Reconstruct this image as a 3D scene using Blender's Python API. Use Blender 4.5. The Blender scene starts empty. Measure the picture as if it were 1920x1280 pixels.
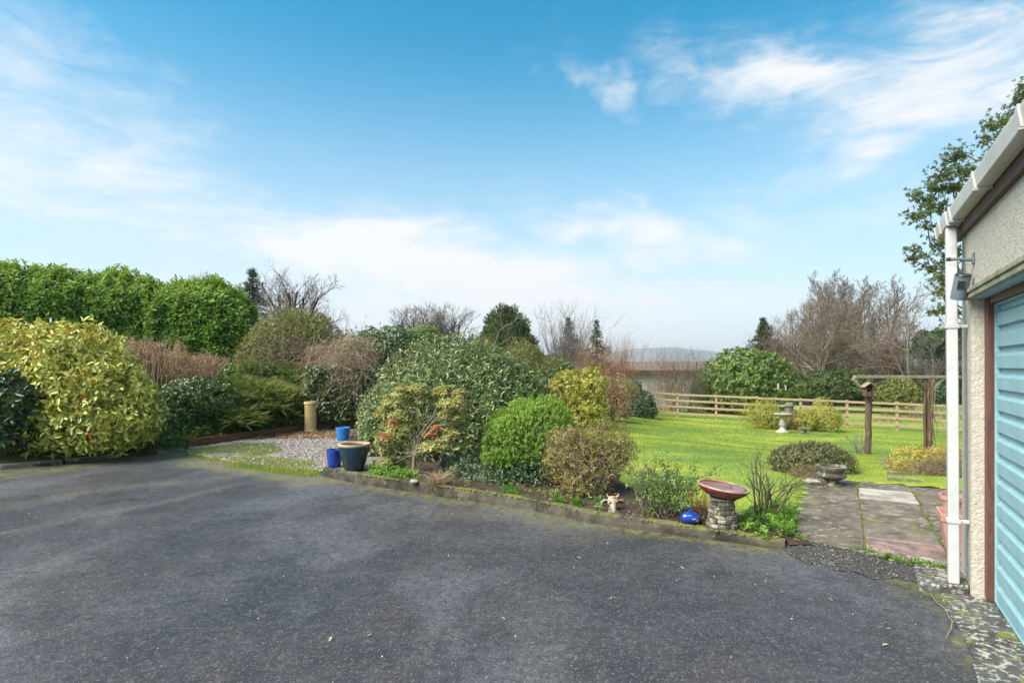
import bpy, math, random
import numpy as np
from mathutils import Vector, noise as mnoise

# ------------------------------------------------------------------ scene
scene = bpy.context.scene
COL = scene.collection
F, CX, HY, EYE = 1067.0, 960.0, 685.0, 1.6

cam_d = bpy.data.cameras.new('camera'); cam = bpy.data.objects.new('camera', cam_d)
COL.objects.link(cam); scene.camera = cam
cam.location = (0, 0, EYE); cam.rotation_euler = (math.radians(90), 0, 0)
cam_d.sensor_width = 36; cam_d.lens = 20.0; cam_d.shift_y = 45/1920
cam_d.clip_start = 0.05; cam_d.clip_end = 9000

scene.view_settings.view_transform = 'Standard'
scene.view_settings.look = 'None'
scene.view_settings.gamma = 1.0
scene.view_settings.use_curve_mapping = False
scene.view_settings.exposure = 1.92

SUN_EL, SUN_AZ = 45.0, 240.0       # azimuth clockwise from +Y: light comes from the left, behind the camera
sd = bpy.data.lights.new('sun', 'SUN'); so = bpy.data.objects.new('sun', sd); COL.objects.link(so)
sd.energy = 2.3; sd.angle = math.radians(42); sd.color = (1.0, 0.93, 0.82)
_a, _e = math.radians(SUN_AZ), math.radians(SUN_EL)
sdir = Vector((math.sin(_a)*math.cos(_e), math.cos(_a)*math.cos(_e), math.sin(_e)))
so.rotation_euler = sdir.to_track_quat('Z', 'Y').to_euler()
so.location = (-10, -10, 20)

class NT:
    """tiny node-graph helper"""
    def __init__(s, tree): s.t = tree; s.n = tree.nodes; s.l = tree.links
    def node(s, typ, **kw):
        nd = s.n.new(typ)
        for k, v in kw.items(): setattr(nd, k, v)
        return nd
    def put(s, sock, v):
        if isinstance(v, bpy.types.NodeSocket): s.l.new(v, sock)
        elif v is not None:
            try: sock.default_value = v
            except Exception:
                sock.default_value = tuple(v)+(1.0,) if hasattr(v, '__len__') else (v, v, v)
    def m(s, op, a, b=None, c=None, clamp=False):
        nd = s.node('ShaderNodeMath', operation=op); nd.use_clamp = clamp
        s.put(nd.inputs[0], a)
        if b is not None: s.put(nd.inputs[1], b)
        if c is not None: s.put(nd.inputs[2], c)
        return nd.outputs[0]
    def mix(s, f, a, b, mode='MIX'):
        nd = s.node('ShaderNodeMix', data_type='RGBA', blend_type=mode)
        s.put(nd.inputs[0], f)
        for i, v in ((6, a), (7, b)):
            if isinstance(v, bpy.types.NodeSocket): s.l.new(v, nd.inputs[i])
            else: nd.inputs[i].default_value = (v[0], v[1], v[2], 1)
        return nd.outputs[2]
    def noise(s, scale, vec=None, detail=4, rough=0.55, dist=0.0, out=0):
        nd = s.node('ShaderNodeTexNoise'); nd.inputs['Scale'].default_value = scale
        nd.inputs['Detail'].default_value = detail; nd.inputs['Roughness'].default_value = rough
        nd.inputs['Distortion'].default_value = dist
        if vec is not None: s.l.new(vec, nd.inputs['Vector'])
        return nd.outputs[out]
    def voro(s, scale, vec=None, feature='F1', out='Distance'):
        nd = s.node('ShaderNodeTexVoronoi', feature=feature); nd.inputs['Scale'].default_value = scale
        if vec is not None: s.l.new(vec, nd.inputs['Vector'])
        return nd.outputs[out]
    def ramp(s, fac, stops, interp='LINEAR'):
        nd = s.node('ShaderNodeValToRGB'); cr = nd.color_ramp; cr.interpolation = interp
        while len(cr.elements) < len(stops): cr.elements.new(0.5)
        for e, (p, c) in zip(cr.elements, stops):
            e.position = p; e.color = (c[0], c[1], c[2], 1) if hasattr(c, '__len__') else (c, c, c, 1)
        s.put(nd.inputs[0], fac); return nd.outputs[0]
    def step(s, v, lo, hi):
        nd = s.node('ShaderNodeMapRange', interpolation_type='SMOOTHSTEP')
        s.put(nd.inputs[0], v); nd.inputs[1].default_value = lo; nd.inputs[2].default_value = hi
        return nd.outputs[0]
    def attr(s, name, out='Fac'):
        nd = s.node('ShaderNodeAttribute'); nd.attribute_name = name; return nd.outputs[out]
    def geo(s, out='Position'): return s.node('ShaderNodeNewGeometry').outputs[out]
    def obj(s): return s.node('ShaderNodeTexCoord').outputs['Object']
    def scale(s, vec, sc):
        nd = s.node('ShaderNodeMapping'); s.l.new(vec, nd.inputs[0]); nd.inputs['Scale'].default_value = sc
        return nd.outputs[0]

# ------------------------------------------------------------------ world
world = bpy.data.worlds.new('World'); scene.world = world; world.use_nodes = True
w = NT(world.node_tree); w.n.clear()
sky = w.node('ShaderNodeTexSky', sky_type='NISHITA')
sky.sun_disc = False; sky.sun_elevation = _e; sky.sun_rotation = _a
sky.air_density = 1.0; sky.dust_density = 0.3; sky.ozone_density = 3.0
gen = w.node('ShaderNodeTexCoord').outputs['Generated']
sep = w.node('ShaderNodeSeparateXYZ'); w.l.new(gen, sep.inputs[0])
sx, sy, sz = sep.outputs
az = w.m('MULTIPLY', w.m('ARCTAN2', sx, sy), 57.2958)
el = w.m('MULTIPLY', w.m('ARCSINE', sz), 57.2958)
wv = w.node('ShaderNodeCombineXYZ')
w.put(wv.inputs[0], w.m('MULTIPLY', az, 0.035)); w.put(wv.inputs[1], w.m('MULTIPLY', el, 0.075)); wv.inputs[2].default_value = 3.7
n1 = w.noise(2.0, wv.outputs[0], 9, 0.62, 0.6)
nA = w.noise(1.3, wv.outputs[0], 5, 0.6, 0.3); wv3 = w.scale(wv.outputs[0], (1.2, 1.2, 1)); wv3.node.inputs['Location'].default_value = (5, 3, 1); nB = w.noise(1.6, wv3, 5, 0.6, 0.3)
wv2 = w.node('ShaderNodeMapping'); w.l.new(wv.outputs[0], wv2.inputs[0]); wv2.inputs['Rotation'].default_value = (0, 0, 0.35)
wv2.inputs['Scale'].default_value = (0.9, 1.5, 1)
n2 = w.noise(3.3, wv2.outputs[0], 10, 0.66, 1.4)
# (azimuth, elevation, half width, half height, tilt, strength) in degrees: clouds in view, then unseen ones added to whiten the skylight
BL = [(-8, 9.5, 23, 4.6, -0.12, 1.35), (-3, 6.0, 30, 5.5, -0.05, .9), (-40, 17, 24, 9, -0.25, .62), (-26, 12, 28, 6.0, -0.1, .52),
      (26, 24.0, 15, 4.2, -0.22, .85), (38, 20.0, 14, 6.0, -0.1, .85), (7, 24.5, 5.0, 3.4, -0.5, .48), (15, 12.5, 12, 3.0, -0.22, .72), (30, 13, 16, 4, 0, .4),
      (26, 9, 12, 3.0, -0.1, .22), (110, 28, 50, 12, 0, .75), (-110, 34, 60, 14, 0, .7), (175, 32, 50, 13, 0, .75), (-170, 30, 40, 11, 0, .7), (60, 60, 70, 16, 0, .8), (-120, 62, 80, 18, 0, .85)]
acc = None
azw = w.m('ADD', az, w.m('MULTIPLY', w.m('SUBTRACT', nA, .5), 34)); elw = w.m('ADD', el, w.m('MULTIPLY', w.m('SUBTRACT', nB, .5), 14))
for (ba, be, ra, re_, tl, st) in BL:
    da = w.m('SUBTRACT', azw, ba)
    de = w.m('SUBTRACT', w.m('SUBTRACT', elw, be), w.m('MULTIPLY', da, tl))
    q = w.m('ADD', w.m('POWER', w.m('ABSOLUTE', w.m('DIVIDE', da, ra)), 2), w.m('POWER', w.m('ABSOLUTE', w.m('DIVIDE', de, re_)), 2))
    g = w.m('MULTIPLY', w.m('EXPONENT', w.m('MULTIPLY', q, -1)), st)
    acc = g if acc is None else w.m('MAXIMUM', acc, g)
nn = w.m('ADD', w.m('MULTIPLY', w.m('SUBTRACT', n1, 0.5), 1.25), w.m('MULTIPLY', w.m('SUBTRACT', n2, 0.5), 1.15))
cl = w.m('MULTIPLY', w.step(w.m('ADD', acc, w.m('MULTIPLY', nn, w.m('ADD', w.m('MULTIPLY', acc, 1.2), 0.22))), 0.10, 1.05), 0.95)
hz = w.m('POWER', w.m('SUBTRACT', 1.0, w.step(el, -4, 32)), 1.0)       # pale haze low in the sky
tuned = w.node('ShaderNodeHueSaturation'); w.l.new(sky.outputs[0], tuned.inputs['Color'])
tuned.inputs['Hue'].default_value = 0.470; tuned.inputs['Saturation'].default_value = 1.42; tuned.inputs['Value'].default_value = .56
c0 = w.mix(w.m('MULTIPLY', hz, 0.93), tuned.outputs[0], (2.30, 2.46, 2.62))
c1 = w.mix(cl, c0, (2.66, 2.67, 2.70))
bg = w.node('ShaderNodeBackground'); bg.inputs['Strength'].default_value = 0.1
w.l.new(c1, bg.inputs['Color'])
wo = w.node('ShaderNodeOutputWorld'); w.l.new(bg.outputs[0], wo.inputs['Surface'])

# ------------------------------------------------------------------ terrain
def sstep(x, a, b):
    t = np.clip((np.asarray(x, float)-a)/(b-a), 0, 1); return t*t*(3-2*t)
def lerp_pts(x, xs, ys): return np.interp(x, xs, ys)
def terrain(X, Y):
    """height of the lawn / field, metres (the tarmac is z = 0)"""
    X = np.asarray(X, float); Y = np.asarray(Y, float)
    S = lerp_pts(Y, [0, 7.4, 8.6, 15.2, 24, 30, 45, 90, 300, 3000, 8000], [0, 0, .07, .80, .98, 1.06, 1.3, 3.0, 9, 14, 14])
    T = 0.3 + 0.7*sstep(X, 1, 9) + 0.03*np.clip(X-9, 0, 9)
    far = sstep(Y, 35, 80); T = T*(1-far)+1.0*far
    return 0.055 - S*T
BED = None
def px(x, y, Y):        # photo pixel + distance -> point
    return np.array([(x-CX)/F*Y, Y, EYE-(y-HY)/F*Y])
def on(x, y, z=0.0):    # photo pixel on the level z
    Y = (EYE-z)*F/(y-HY); return np.array([(x-CX)/F*Y, Y, z])
def onT(x, y):          # photo pixel on the lawn surface
    if BED is not None and y > 830:
        for Y in np.arange(4.5, 14, 0.02):
            p = px(x, y, Y)
            if inpoly(p[0], p[1], BED) and p[2] <= float(bedz(np.array([p[0]]), np.array([p[1]]))[0]): return np.array([p[0], p[1], float(bedz(np.array([p[0]]), np.array([p[1]]))[0])])
    best = None
    for Y in np.arange(4, 60, 0.02):
        p = px(x, y, Y)
        if p[2] <= terrain(p[0], p[1]): return np.array([p[0], p[1], float(terrain(p[0], p[1]))])
    return px(x, y, 60)
UX, UY = 0.5006, 0.8657          # direction the garage front and the path run in
def gp(s, n, z=0.0):             # garage frame: s along the wall, n across it
    return np.array([UX*s+UY*n, UY*s-UX*n, z])

# ------------------------------------------------------------------ mesh helpers
def mesh_from(name, V, faces=None, quads=None, tris=None, smooth=False, attrs=None):
    me = bpy.data.meshes.new(name)
    V = np.asarray(V, np.float32).reshape(-1, 3)
    if faces is not None:
        me.from_pydata(V.tolist(), [], faces)
    else:
        Q = np.zeros((0, 4), np.int32) if quads is None else np.asarray(quads, np.int32).reshape(-1, 4)
        Tt = np.zeros((0, 3), np.int32) if tris is None else np.asarray(tris, np.int32).reshape(-1, 3)
        me.vertices.add(len(V)); me.vertices.foreach_set('co', V.ravel())
        li = np.concatenate([Q.ravel(), Tt.ravel()]).astype(np.int32)
        me.loops.add(len(li)); me.loops.foreach_set('vertex_index', li)
        tot = np.concatenate([np.full(len(Q), 4), np.full(len(Tt), 3)]).astype(np.int32)
        st = np.concatenate([[0], np.cumsum(tot)[:-1]]).astype(np.int32)
        me.polygons.add(len(tot)); me.polygons.foreach_set('loop_start', st)
        try: me.polygons.foreach_set('loop_total', tot)
        except Exception: pass
    if attrs:
        for k, v in attrs.items():
            a = me.attributes.new(k, 'FLOAT', 'POINT'); a.data.foreach_set('value', np.asarray(v, np.float32).ravel())
    me.update(calc_edges=True)
    if smooth: me.polygons.foreach_set('use_smooth', np.ones(len(me.polygons), bool))
    return me
def wloc(p):
    v = Vector((0, 0, 0))
    while p is not None: v += p.location; p = p.parent
    return v
def link(name, me, mat=None, parent=None, stuff=False):
    o = bpy.data.objects.new(name, me); COL.objects.link(o)
    if mat is not None and len(me.materials) == 0: me.materials.append(mat)
    if parent is not None:
        o.parent = parent; off = wloc(parent)
        n = len(me.vertices); c = np.empty(n*3, np.float32); me.vertices.foreach_get('co', c)
        c = c.reshape(-1, 3)-np.array(off, np.float32); me.vertices.foreach_set('co', c.ravel()); me.update()
    if stuff: o['kind'] = 'stuff'
    return o
def thing(name, label, cat, loc=(0, 0, 0), group=None):
    o = bpy.data.objects.new(name, None); COL.objects.link(o); o.location = tuple(float(v) for v in loc)
    o.empty_display_size = 0.1
    o['label'] = label; o['category'] = cat
    if group: o['group'] = group
    return o
def tag(o, label=None, cat=None, group=None, kind=None):
    for k, v in (('label', label), ('category', cat), ('group', group), ('kind', kind)):
        if v: o[k] = v
    return o
class MB:
    def __init__(s): s.V = []; s.Fc = []
    def add(s, V, Fc):
        b = len(s.V); s.V += [tuple(map(float, v)) for v in V]; s.Fc += [tuple(i+b for i in f) for f in Fc]; return s
    def box(s, c, sz, ax=None):
        """c centre, sz sizes along the axes ax (3 unit vectors)"""
        if ax is None: ax = ((1, 0, 0), (0, 1, 0), (0, 0, 1))
        c = np.array(c, float); A = [np.array(a, float) for a in ax]; V = []
        for k in (-.5, .5):
            for j in (-.5, .5):
                for i in (-.5, .5): V.append(c+A[0]*i*sz[0]+A[1]*j*sz[1]+A[2]*k*sz[2])
        return s.add(V, [(0, 2, 3, 1), (4, 5, 7, 6), (0, 1, 5, 4), (2, 6, 7, 3), (0, 4, 6, 2), (1, 3, 7, 5)])
    def bar(s, a, b, w_, h_, up=(0, 0, 1)):
        a = np.array(a, float); b = np.array(b, float); d = b-a; L = np.linalg.norm(d); d /= L
        sd_ = np.cross(d, up); sd_ /= np.linalg.norm(sd_); u = np.cross(sd_, d)
        return s.box((a+b)/2, (L, w_, h_), (d, sd_, u))
    def tube(s, pts, r, n=8, cap=True):
        pts = [np.array(p, float) for p in pts]
        rs = r if hasattr(r, '__len__') else [r]*len(pts); V = []
        ref = None
        for i, p in enumerate(pts):
            d = pts[min(i+1, len(pts)-1)]-pts[max(i-1, 0)]; d = d/(np.linalg.norm(d)+1e-9)
            if ref is None:
                ref = np.cross(d, (0, 0, 1.0) if abs(d[2]) < .9 else (1.0, 0, 0))
            ref = ref-d*np.dot(ref, d); ref /= np.linalg.norm(ref); q = np.cross(d, ref)
            for k in range(n):
                t = 2*math.pi*k/n; V.append(p+rs[i]*(math.cos(t)*ref+math.sin(t)*q))
        Fc = []
        for i in range(len(pts)-1):
            for k in range(n):
                a = i*n+k; b = i*n+(k+1) % n; Fc.append((a, b, b+n, a+n))
        if cap: Fc += [tuple(range(n))[::-1], tuple(range((len(pts)-1)*n, len(pts)*n))]
        return s.add(V, Fc)
    def lathe(s, prof, c, n=32, tilt=None, wob=0, seed=0):
        rg = random.Random(seed); ph = [rg.uniform(0, 6) for _ in range(3)]; V = []
        for (r, z) in prof:
            for k in range(n):
                t = 2*math.pi*k/n; rr = r*(1+wob*(math.sin(3*t+ph[0])+math.sin(5*t+ph[1]+z*20)))
                V.append((rr*math.cos(t), rr*math.sin(t), z))
        V = np.array(V)
        if tilt is not None:
            ax, ang = tilt; from mathutils import Matrix
            R = np.array(Matrix.Rotation(ang, 3, Vector(ax))); V = V @ R.T
        V = V+np.array(c)
        Fc = [(i*n+k, i*n+(k+1) % n, (i+1)*n+(k+1) % n, (i+1)*n+k) for i in range(len(prof)-1) for k in range(n)]
        if prof[0][0] > 1e-6: Fc.append(tuple(range(n))[::-1])
        if prof[-1][0] > 1e-6: Fc.append(tuple(range((len(prof)-1)*n, len(prof)*n)))
        return s.add(V, Fc)
    def prism(s, poly, z0, z1):
        n = len(poly); V = [(p[0], p[1], z0) for p in poly]+[(p[0], p[1], z1) for p in poly]
        return s.add(V, [tuple(range(n))[::-1], tuple(range(n, 2*n))]+[(i, (i+1) % n, (i+1) % n+n, i+n) for i in range(n)])
    def build(s, name, mat, parent=None, smooth=False, bevel=0, seg=2, stuff=False):
        me = mesh_from(name, np.array(s.V), faces=s.Fc)
        if smooth:
            me.polygons.foreach_set('use_smooth', np.ones(len(me.polygons), bool))
            try: me.set_sharp_from_angle(angle=math.radians(40))
            except Exception: pass
        o = link(name, me, mat, parent, stuff)
        if bevel:
            md = o.modifiers.new('bevel', 'BEVEL'); md.width = bevel; md.segments = seg; md.limit_method = 'ANGLE'
        return o
def grid_mesh(x0, x1, y0, y1, step, zf, keep=None, attrs=None, rot=None):
    xs = np.arange(x0, x1+step*.5, step); ys = np.arange(y0, y1+step*.5, step)
    X, Y = np.meshgrid(xs, ys); nx, ny = len(xs), len(ys)
    Z = zf(X, Y)
    V = np.stack([X, Y, Z], -1).reshape(-1, 3)
    i, j = np.meshgrid(np.arange(nx-1), np.arange(ny-1)); a = (j*nx+i).ravel()
    Q = np.stack([a, a+1, a+nx+1, a+nx], -1)
    if keep is not None:
        cx = (V[Q[:, 0], 0]+V[Q[:, 2], 0])/2; cy = (V[Q[:, 0], 1]+V[Q[:, 2], 1])/2
        Q = Q[keep(cx, cy)]
        used = np.unique(Q); remap = -np.ones(len(V), int); remap[used] = np.arange(len(used)); V = V[used]; Q = remap[Q]
    at = {k: f(V[:, 0], V[:, 1]) for k, f in (attrs or {}).items()}
    return mesh_from('grid', V, quads=Q, smooth=True, attrs=at)
def inpoly(px_, py_, poly):
    px_ = np.asarray(px_, float); py_ = np.asarray(py_, float); c = np.zeros(px_.shape, bool); n = len(poly)
    for i in range(n):
        x1, y1 = poly[i][:2]; x2, y2 = poly[(i+1) % n][:2]
        cond = ((y1 > py_) != (y2 > py_)); xi = (x2-x1)*(py_-y1)/((y2-y1) if y2 != y1 else 1e-9)+x1
        c ^= cond & (px_ < xi)
    return c
def dist_poly(px_, py_, pts):
    d = np.full(np.shape(px_), 1e9)
    for a, b in zip(pts[:-1], pts[1:]):
        ax, ay = a[:2]; bx, by = b[:2]; L = (bx-ax)**2+(by-ay)**2+1e-12
        t = np.clip(((px_-ax)*(bx-ax)+(py_-ay)*(by-ay))/L, 0, 1)
        d = np.minimum(d, np.hypot(px_-ax-t*(bx-ax), py_-ay-t*(by-ay)))
    return d
def vnoise(X, Y, sc, seed=0):
    """cheap smooth value noise (numpy)"""
    rg = np.random.RandomState(seed); tab = rg.rand(64, 64)
    x = np.asarray(X, float)*sc+100; y = np.asarray(Y, float)*sc+100
    xi = np.floor(x).astype(int); yi = np.floor(y).astype(int); fx = x-xi; fy = y-yi
    fx = fx*fx*(3-2*fx); fy = fy*fy*(3-2*fy)
    g = lambda i, j: tab[i % 64, j % 64]
    return (g(xi, yi)*(1-fx)+g(xi+1, yi)*fx)*(1-fy)+(g(xi, yi+1)*(1-fx)+g(xi+1, yi+1)*fx)*fy

# ------------------------------------------------------------------ foliage engine
def unit(v): return v/(np.linalg.norm(v, axis=-1, keepdims=True)+1e-9)
def leaf_arrays(P, D, N, L, W, tint, fold=0.25, droop=0.15):
    n = len(P); D = unit(D); Sd = unit(np.cross(D, N)); N = np.cross(Sd, D)
    L = np.broadcast_to(L, (n,))[:, None]; W = np.broadcast_to(W, (n,))[:, None]
    up = N*(W*fold)
    v = np.stack([P, P+D*L*.28-Sd*W*.46+up, P+D*L*.66-Sd*W*.42+up-N*L*droop*.4, P+D*L-N*L*droop,
                  P+D*L*.66+Sd*W*.42+up-N*L*droop*.4, P+D*L*.28+Sd*W*.46+up], 1).reshape(-1, 3)
    b = (np.arange(n)*6)[:, None]
    q = np.stack([b+np.array([0, 3, 2, 1]), b+np.array([0, 5, 4, 3])], 1).reshape(-1, 4)
    lv = np.tile(np.array([0, 1, 1, 0.15, 1, 1.]), n); tt = np.repeat(tint, 6)
    return v, q, tt, lv
def shoots_to_leaves(P, N, rg, k=5, L=.1, W=.045, open_=(35, 75), stem=.06, jit=.45, up=.25, tintf=None, fold=.25, droop=.15, Lvar=.25):
    """each shoot point carries k leaves spiralling around an axis leaning outwards and up"""
    n = len(P); A = unit(N+rg.normal(0, jit, (n, 3))+np.array([0, 0, up]))
    t1 = unit(np.cross(A, rg.normal(0, 1, (n, 3)))); t2 = np.cross(A, t1)
    Ps, Ds, Ns, Ls, Ts = [], [], [], [], []
    base_t = rg.rand(n)
    for i in range(k):
        ph = i*2.4+rg.uniform(-.4, .4, n); rad = np.cos(ph)[:, None]*t1+np.sin(ph)[:, None]*t2
        th = np.radians(rg.uniform(open_[0], open_[1], n))[:, None]
        D = A*np.cos(th)+rad*np.sin(th); Nn = A*np.sin(th)-rad*np.cos(th)
        Ps.append(P+A*(stem*(i/max(k-1, 1)))); Ds.append(D); Ns.append(Nn)
        Ls.append(L*(1+rg.uniform(-Lvar, Lvar, n))); Ts.append(np.clip(base_t*.6+rg.rand(n)*.4, 0, 1))
    Ps = np.concatenate(Ps); Ds = np.concatenate(Ds); Ns = np.concatenate(Ns); Ls = np.concatenate(Ls); Ts = np.concatenate(Ts)
    if tintf is not None: Ts = np.clip(tintf(Ps, Ts), 0, 1)
    return Ps, Ds, Ns, Ls, Ls*(W/L), Ts, fold, droop
def leaf_mesh(args):
    P, D, N, L, W, T, fold, droop = args
    v, q, tt, lv = leaf_arrays(P, D, N, L, W, T, fold, droop)
    return mesh_from('leaves', v, quads=q, attrs={'tint': tt, 'lv': lv})
def lump_fn(rg, amp, freq=(2, 6), m=14):
    K = unit(rg.normal(0, 1, (m, 3)))*rg.uniform(freq[0], freq[1], (m, 1)); ph = rg.uniform(0, 6.28, m)
    return lambda d: 1+amp*np.sin(d @ K.T+ph).sum(-1)/math.sqrt(m)*1.4
def blob_points(blobs, n, rg, depth=.3, amp=.1, zmin=None, pw=1.6, freq=(2, 7), low=-.55):
    """points in the outer shell of lumpy ellipsoids; blobs = [(centre, (rx,ry,rz)), ...]"""
    B = [(np.array(c, float), np.array(r, float)) for c, r in blobs]
    area = np.array([(r[0]*r[1]+r[1]*r[2]+r[0]*r[2]) for c, r in B]); share = area/area.sum()
    Ps, Ns = [], []
    for (c, r), sh in zip(B, share):
        m = int(n*sh)+1; d = unit(rg.normal(0, 1, (int(m*1.6), 3))); d = d[d[:, 2] > low][:m]
        lf = lump_fn(rg, amp, freq)(d)
        s_ = lf*(1-depth*rg.rand(len(d))**pw)
        Ps.append(c+d*r*s_[:, None]); Ns.append(unit(d/r))
    P = np.concatenate(Ps); N = np.concatenate(Ns)
    if len(B) > 1:                      # drop what is buried deep inside another blob
        ok = np.ones(len(P), bool)
        for (c, r) in B: ok &= (((P-c)/r)**2).sum(1) > (1-depth*1.3)**2*.8
        P, N = P[ok], N[ok]
    if zmin is not None:
        ok = P[:, 2] > zmin; P, N = P[ok], N[ok]
    return P, N
def segs_mesh(S, sides=3, name='twigs', attrs=False):
    """S rows: x0 y0 z0 x1 y1 z1 r0 r1"""
    S = np.asarray(S, float); P0 = S[:, :3]; P1 = S[:, 3:6]; d = unit(P1-P0)
    ref = np.where(np.abs(d[:, 2:3]) < .9, np.array([[0, 0, 1.]]), np.array([[1., 0, 0]]))
    a = unit(np.cross(d, ref)); b = np.cross(d, a); n = len(S); vs = []
    for (P, R) in ((P0, S[:, 6:7]), (P1, S[:, 7:8])):
        for k in range(sides):
            t = 2*math.pi*k/sides; vs.append(P+R*(math.cos(t)*a+math.sin(t)*b))
    V = np.stack(vs, 1).reshape(-1, 3); o = (np.arange(n)*2*sides)[:, None]; Q = []
    for k in range(sides):
        k2 = (k+1) % sides; Q.append(o+np.array([k, k2, k2+sides, k+sides]))
    return mesh_from(name, V, quads=np.concatenate(Q), smooth=True, attrs={'tint': np.repeat(np.random.RandomState(1).rand(n), 2*sides)})
def grow(rg, base, d, L, r, level, cfg, out, tips=None, nseg=None):
    nseg = nseg or cfg.get('nseg', 5); p = np.array(base, float); d = np.array(d, float)/np.linalg.norm(d); st = L/nseg
    up = cfg['up'][min(level, len(cfg['up'])-1)]; wob = cfg.get('wob', .18); pts = [(p.copy(), d.copy(), r)]
    for i in range(nseg):
        d = d+np.array([rg.gauss(0, wob), rg.gauss(0, wob), rg.gauss(0, wob)])+np.array([0, 0, up]); d /= np.linalg.norm(d)
        q = p+d*st; r1 = r*(1-(i+1)/nseg*(1-cfg.get('taper', .45)))
        out[min(level, 1) if level == 0 else 1].append((*p, *q, pts[-1][2], r1)); p = q; pts.append((p.copy(), d.copy(), r1))
    if level >= cfg['levels']:
        if tips is not None: tips.append((p.copy(), d.copy()))
        return
    nb = cfg['nb'][min(level, len(cfg['nb'])-1)]; t0 = cfg['t0'][min(level, len(cfg['t0'])-1)]
    for k in range(nb):
        t = t0+(1-t0)*((k+rg.random())/nb); f = t*nseg; i = min(int(f), nseg-1); fr = f-i
        pb = pts[i][0]*(1-fr)+pts[i+1][0]*fr; db = pts[i+1][1]; rb = pts[i][2]*(1-fr)+pts[i+1][2]*fr
        ang = math.radians(rg.uniform(*cfg['ang'])); ph = (k*2.4+rg.uniform(-.6, .6))
        x = np.cross(db, (0, 0, 1.0) if abs(db[2]) < .95 else (1.0, 0, 0)); x /= np.linalg.norm(x); y = np.cross(db, x)
        dd = db*math.cos(ang)+(x*math.cos(ph)+y*math.sin(ph))*math.sin(ang)
        dd = dd*np.array(cfg.get('flat', (1, 1, 1)))
        l2 = L*cfg['lr']*(1-.45*(t-t0)/(1-t0+1e-6))*rg.uniform(.75, 1.15)
        grow(rg, pb, dd, l2, max(rb*cfg.get('rr', .62), cfg.get('rmin', .004)), level+1, cfg, out, tips, max(3, nseg-1))
    if tips is not None and level >= cfg['levels']-1: tips.append((p.copy(), d.copy()))
def blades(P, H, W, rg, lean=.5, tint=None, seg2=False):
    """grass blades: one triangle each, or quad+triangle when seg2"""
    n = len(P); a = rg.uniform(0, 6.28, n); s_ = np.stack([np.cos(a), np.sin(a), 0*a], 1)
    b = rg.uniform(0, 6.28, n); ld = np.stack([np.cos(b), np.sin(b), 0*b], 1)*(lean*rg.rand(n))[:, None]
    H = np.broadcast_to(H, (n,))[:, None]; W = np.broadcast_to(W, (n,))[:, None]; Z = np.array([0, 0, 1.])
    T = rg.rand(n) if tint is None else tint
    if not seg2:
        V = np.stack([P-s_*W/2, P+s_*W/2, P+(Z+ld)*H], 1).reshape(-1, 3); o = (np.arange(n)*3)[:, None]
        return mesh_from('blades', V, tris=o+np.array([0, 1, 2]), attrs={'tint': np.repeat(T, 3), 'lv': np.tile([0, 0, 1.], n)})
    m1 = P+(Z+ld*.35)*H*.45; m2 = P+(Z*.85+ld*1.1)*H*.8
    V = np.stack([P-s_*W/2, P+s_*W/2, m1+s_*W*.5, m1-s_*W*.5, m2+s_*W*.35, m2-s_*W*.35, P+(Z*.75+ld*2.0)*H], 1).reshape(-1, 3)
    o = (np.arange(n)*7)[:, None]
    Q = np.concatenate([o+np.array([0, 1, 2, 3]), o+np.array([3, 2, 4, 5])]); Tt = o+np.array([5, 4, 6])
    return mesh_from('blades', V, quads=Q, tris=Tt, attrs={'tint': np.repeat(T, 7), 'lv': np.tile([0, 0, .4, .4, .8, .8, 1.], n)})

# ------------------------------------------------------------------ materials
def newmat(name):
    m = bpy.data.materials.new(name); m.use_nodes = True; t = NT(m.node_tree); t.n.clear()
    out = t.node('ShaderNodeOutputMaterial'); p = t.node('ShaderNodeBsdfPrincipled'); t.l.new(p.outputs[0], out.inputs[0])
    return m, t, p, out
def bump(t, p, h, strength=.3, dist=.01):
    b = t.node('ShaderNodeBump'); b.inputs['Strength'].default_value = strength; b.inputs['Distance'].default_value = dist
    t.put(b.inputs['Height'], h); t.l.new(b.outputs[0], p.inputs['Normal']); return b
def leafmat(name, cols, rough=.42, trans=.22, spec=.4, edge=None, var=.25, hue=None):
    m, t, p, out = newmat(name)
    f = t.attr('tint'); c = t.ramp(f, cols)
    pos = t.geo()
    nz = t.noise(2.2, pos, 3, .6)
    c = t.mix(t.m('MULTIPLY', t.step(nz, .35, .7), var), c, tuple(v*.55 for v in cols[0][1]), 'MIX')
    if edge: 
        sp = t.noise(edge[2], pos, 3, .7)
        k = t.m('ADD', t.attr('lv'), t.m('MULTIPLY', t.m('SUBTRACT', sp, .5), 1.6))
        c = t.mix(t.m('MULTIPLY', t.step(k, edge[3], edge[4]), edge[1]), c, edge[0])
    t.l.new(c, p.inputs['Base Color']); p.inputs['Roughness'].default_value = rough
    p.inputs['Specular IOR Level'].default_value = spec
    if trans:
        tr = t.node('ShaderNodeBsdfTranslucent'); t.l.new(t.mix(.5, c, tuple(min(1, v*1.6) for v in cols[-1][1])), tr.inputs[0])
        mx = t.node('ShaderNodeMixShader'); mx.inputs[0].default_value = trans
        t.l.new(p.outputs[0], mx.inputs[1]); t.l.new(tr.outputs[0], mx.inputs[2]); t.l.new(mx.outputs[0], out.inputs[0])
    return m
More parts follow.
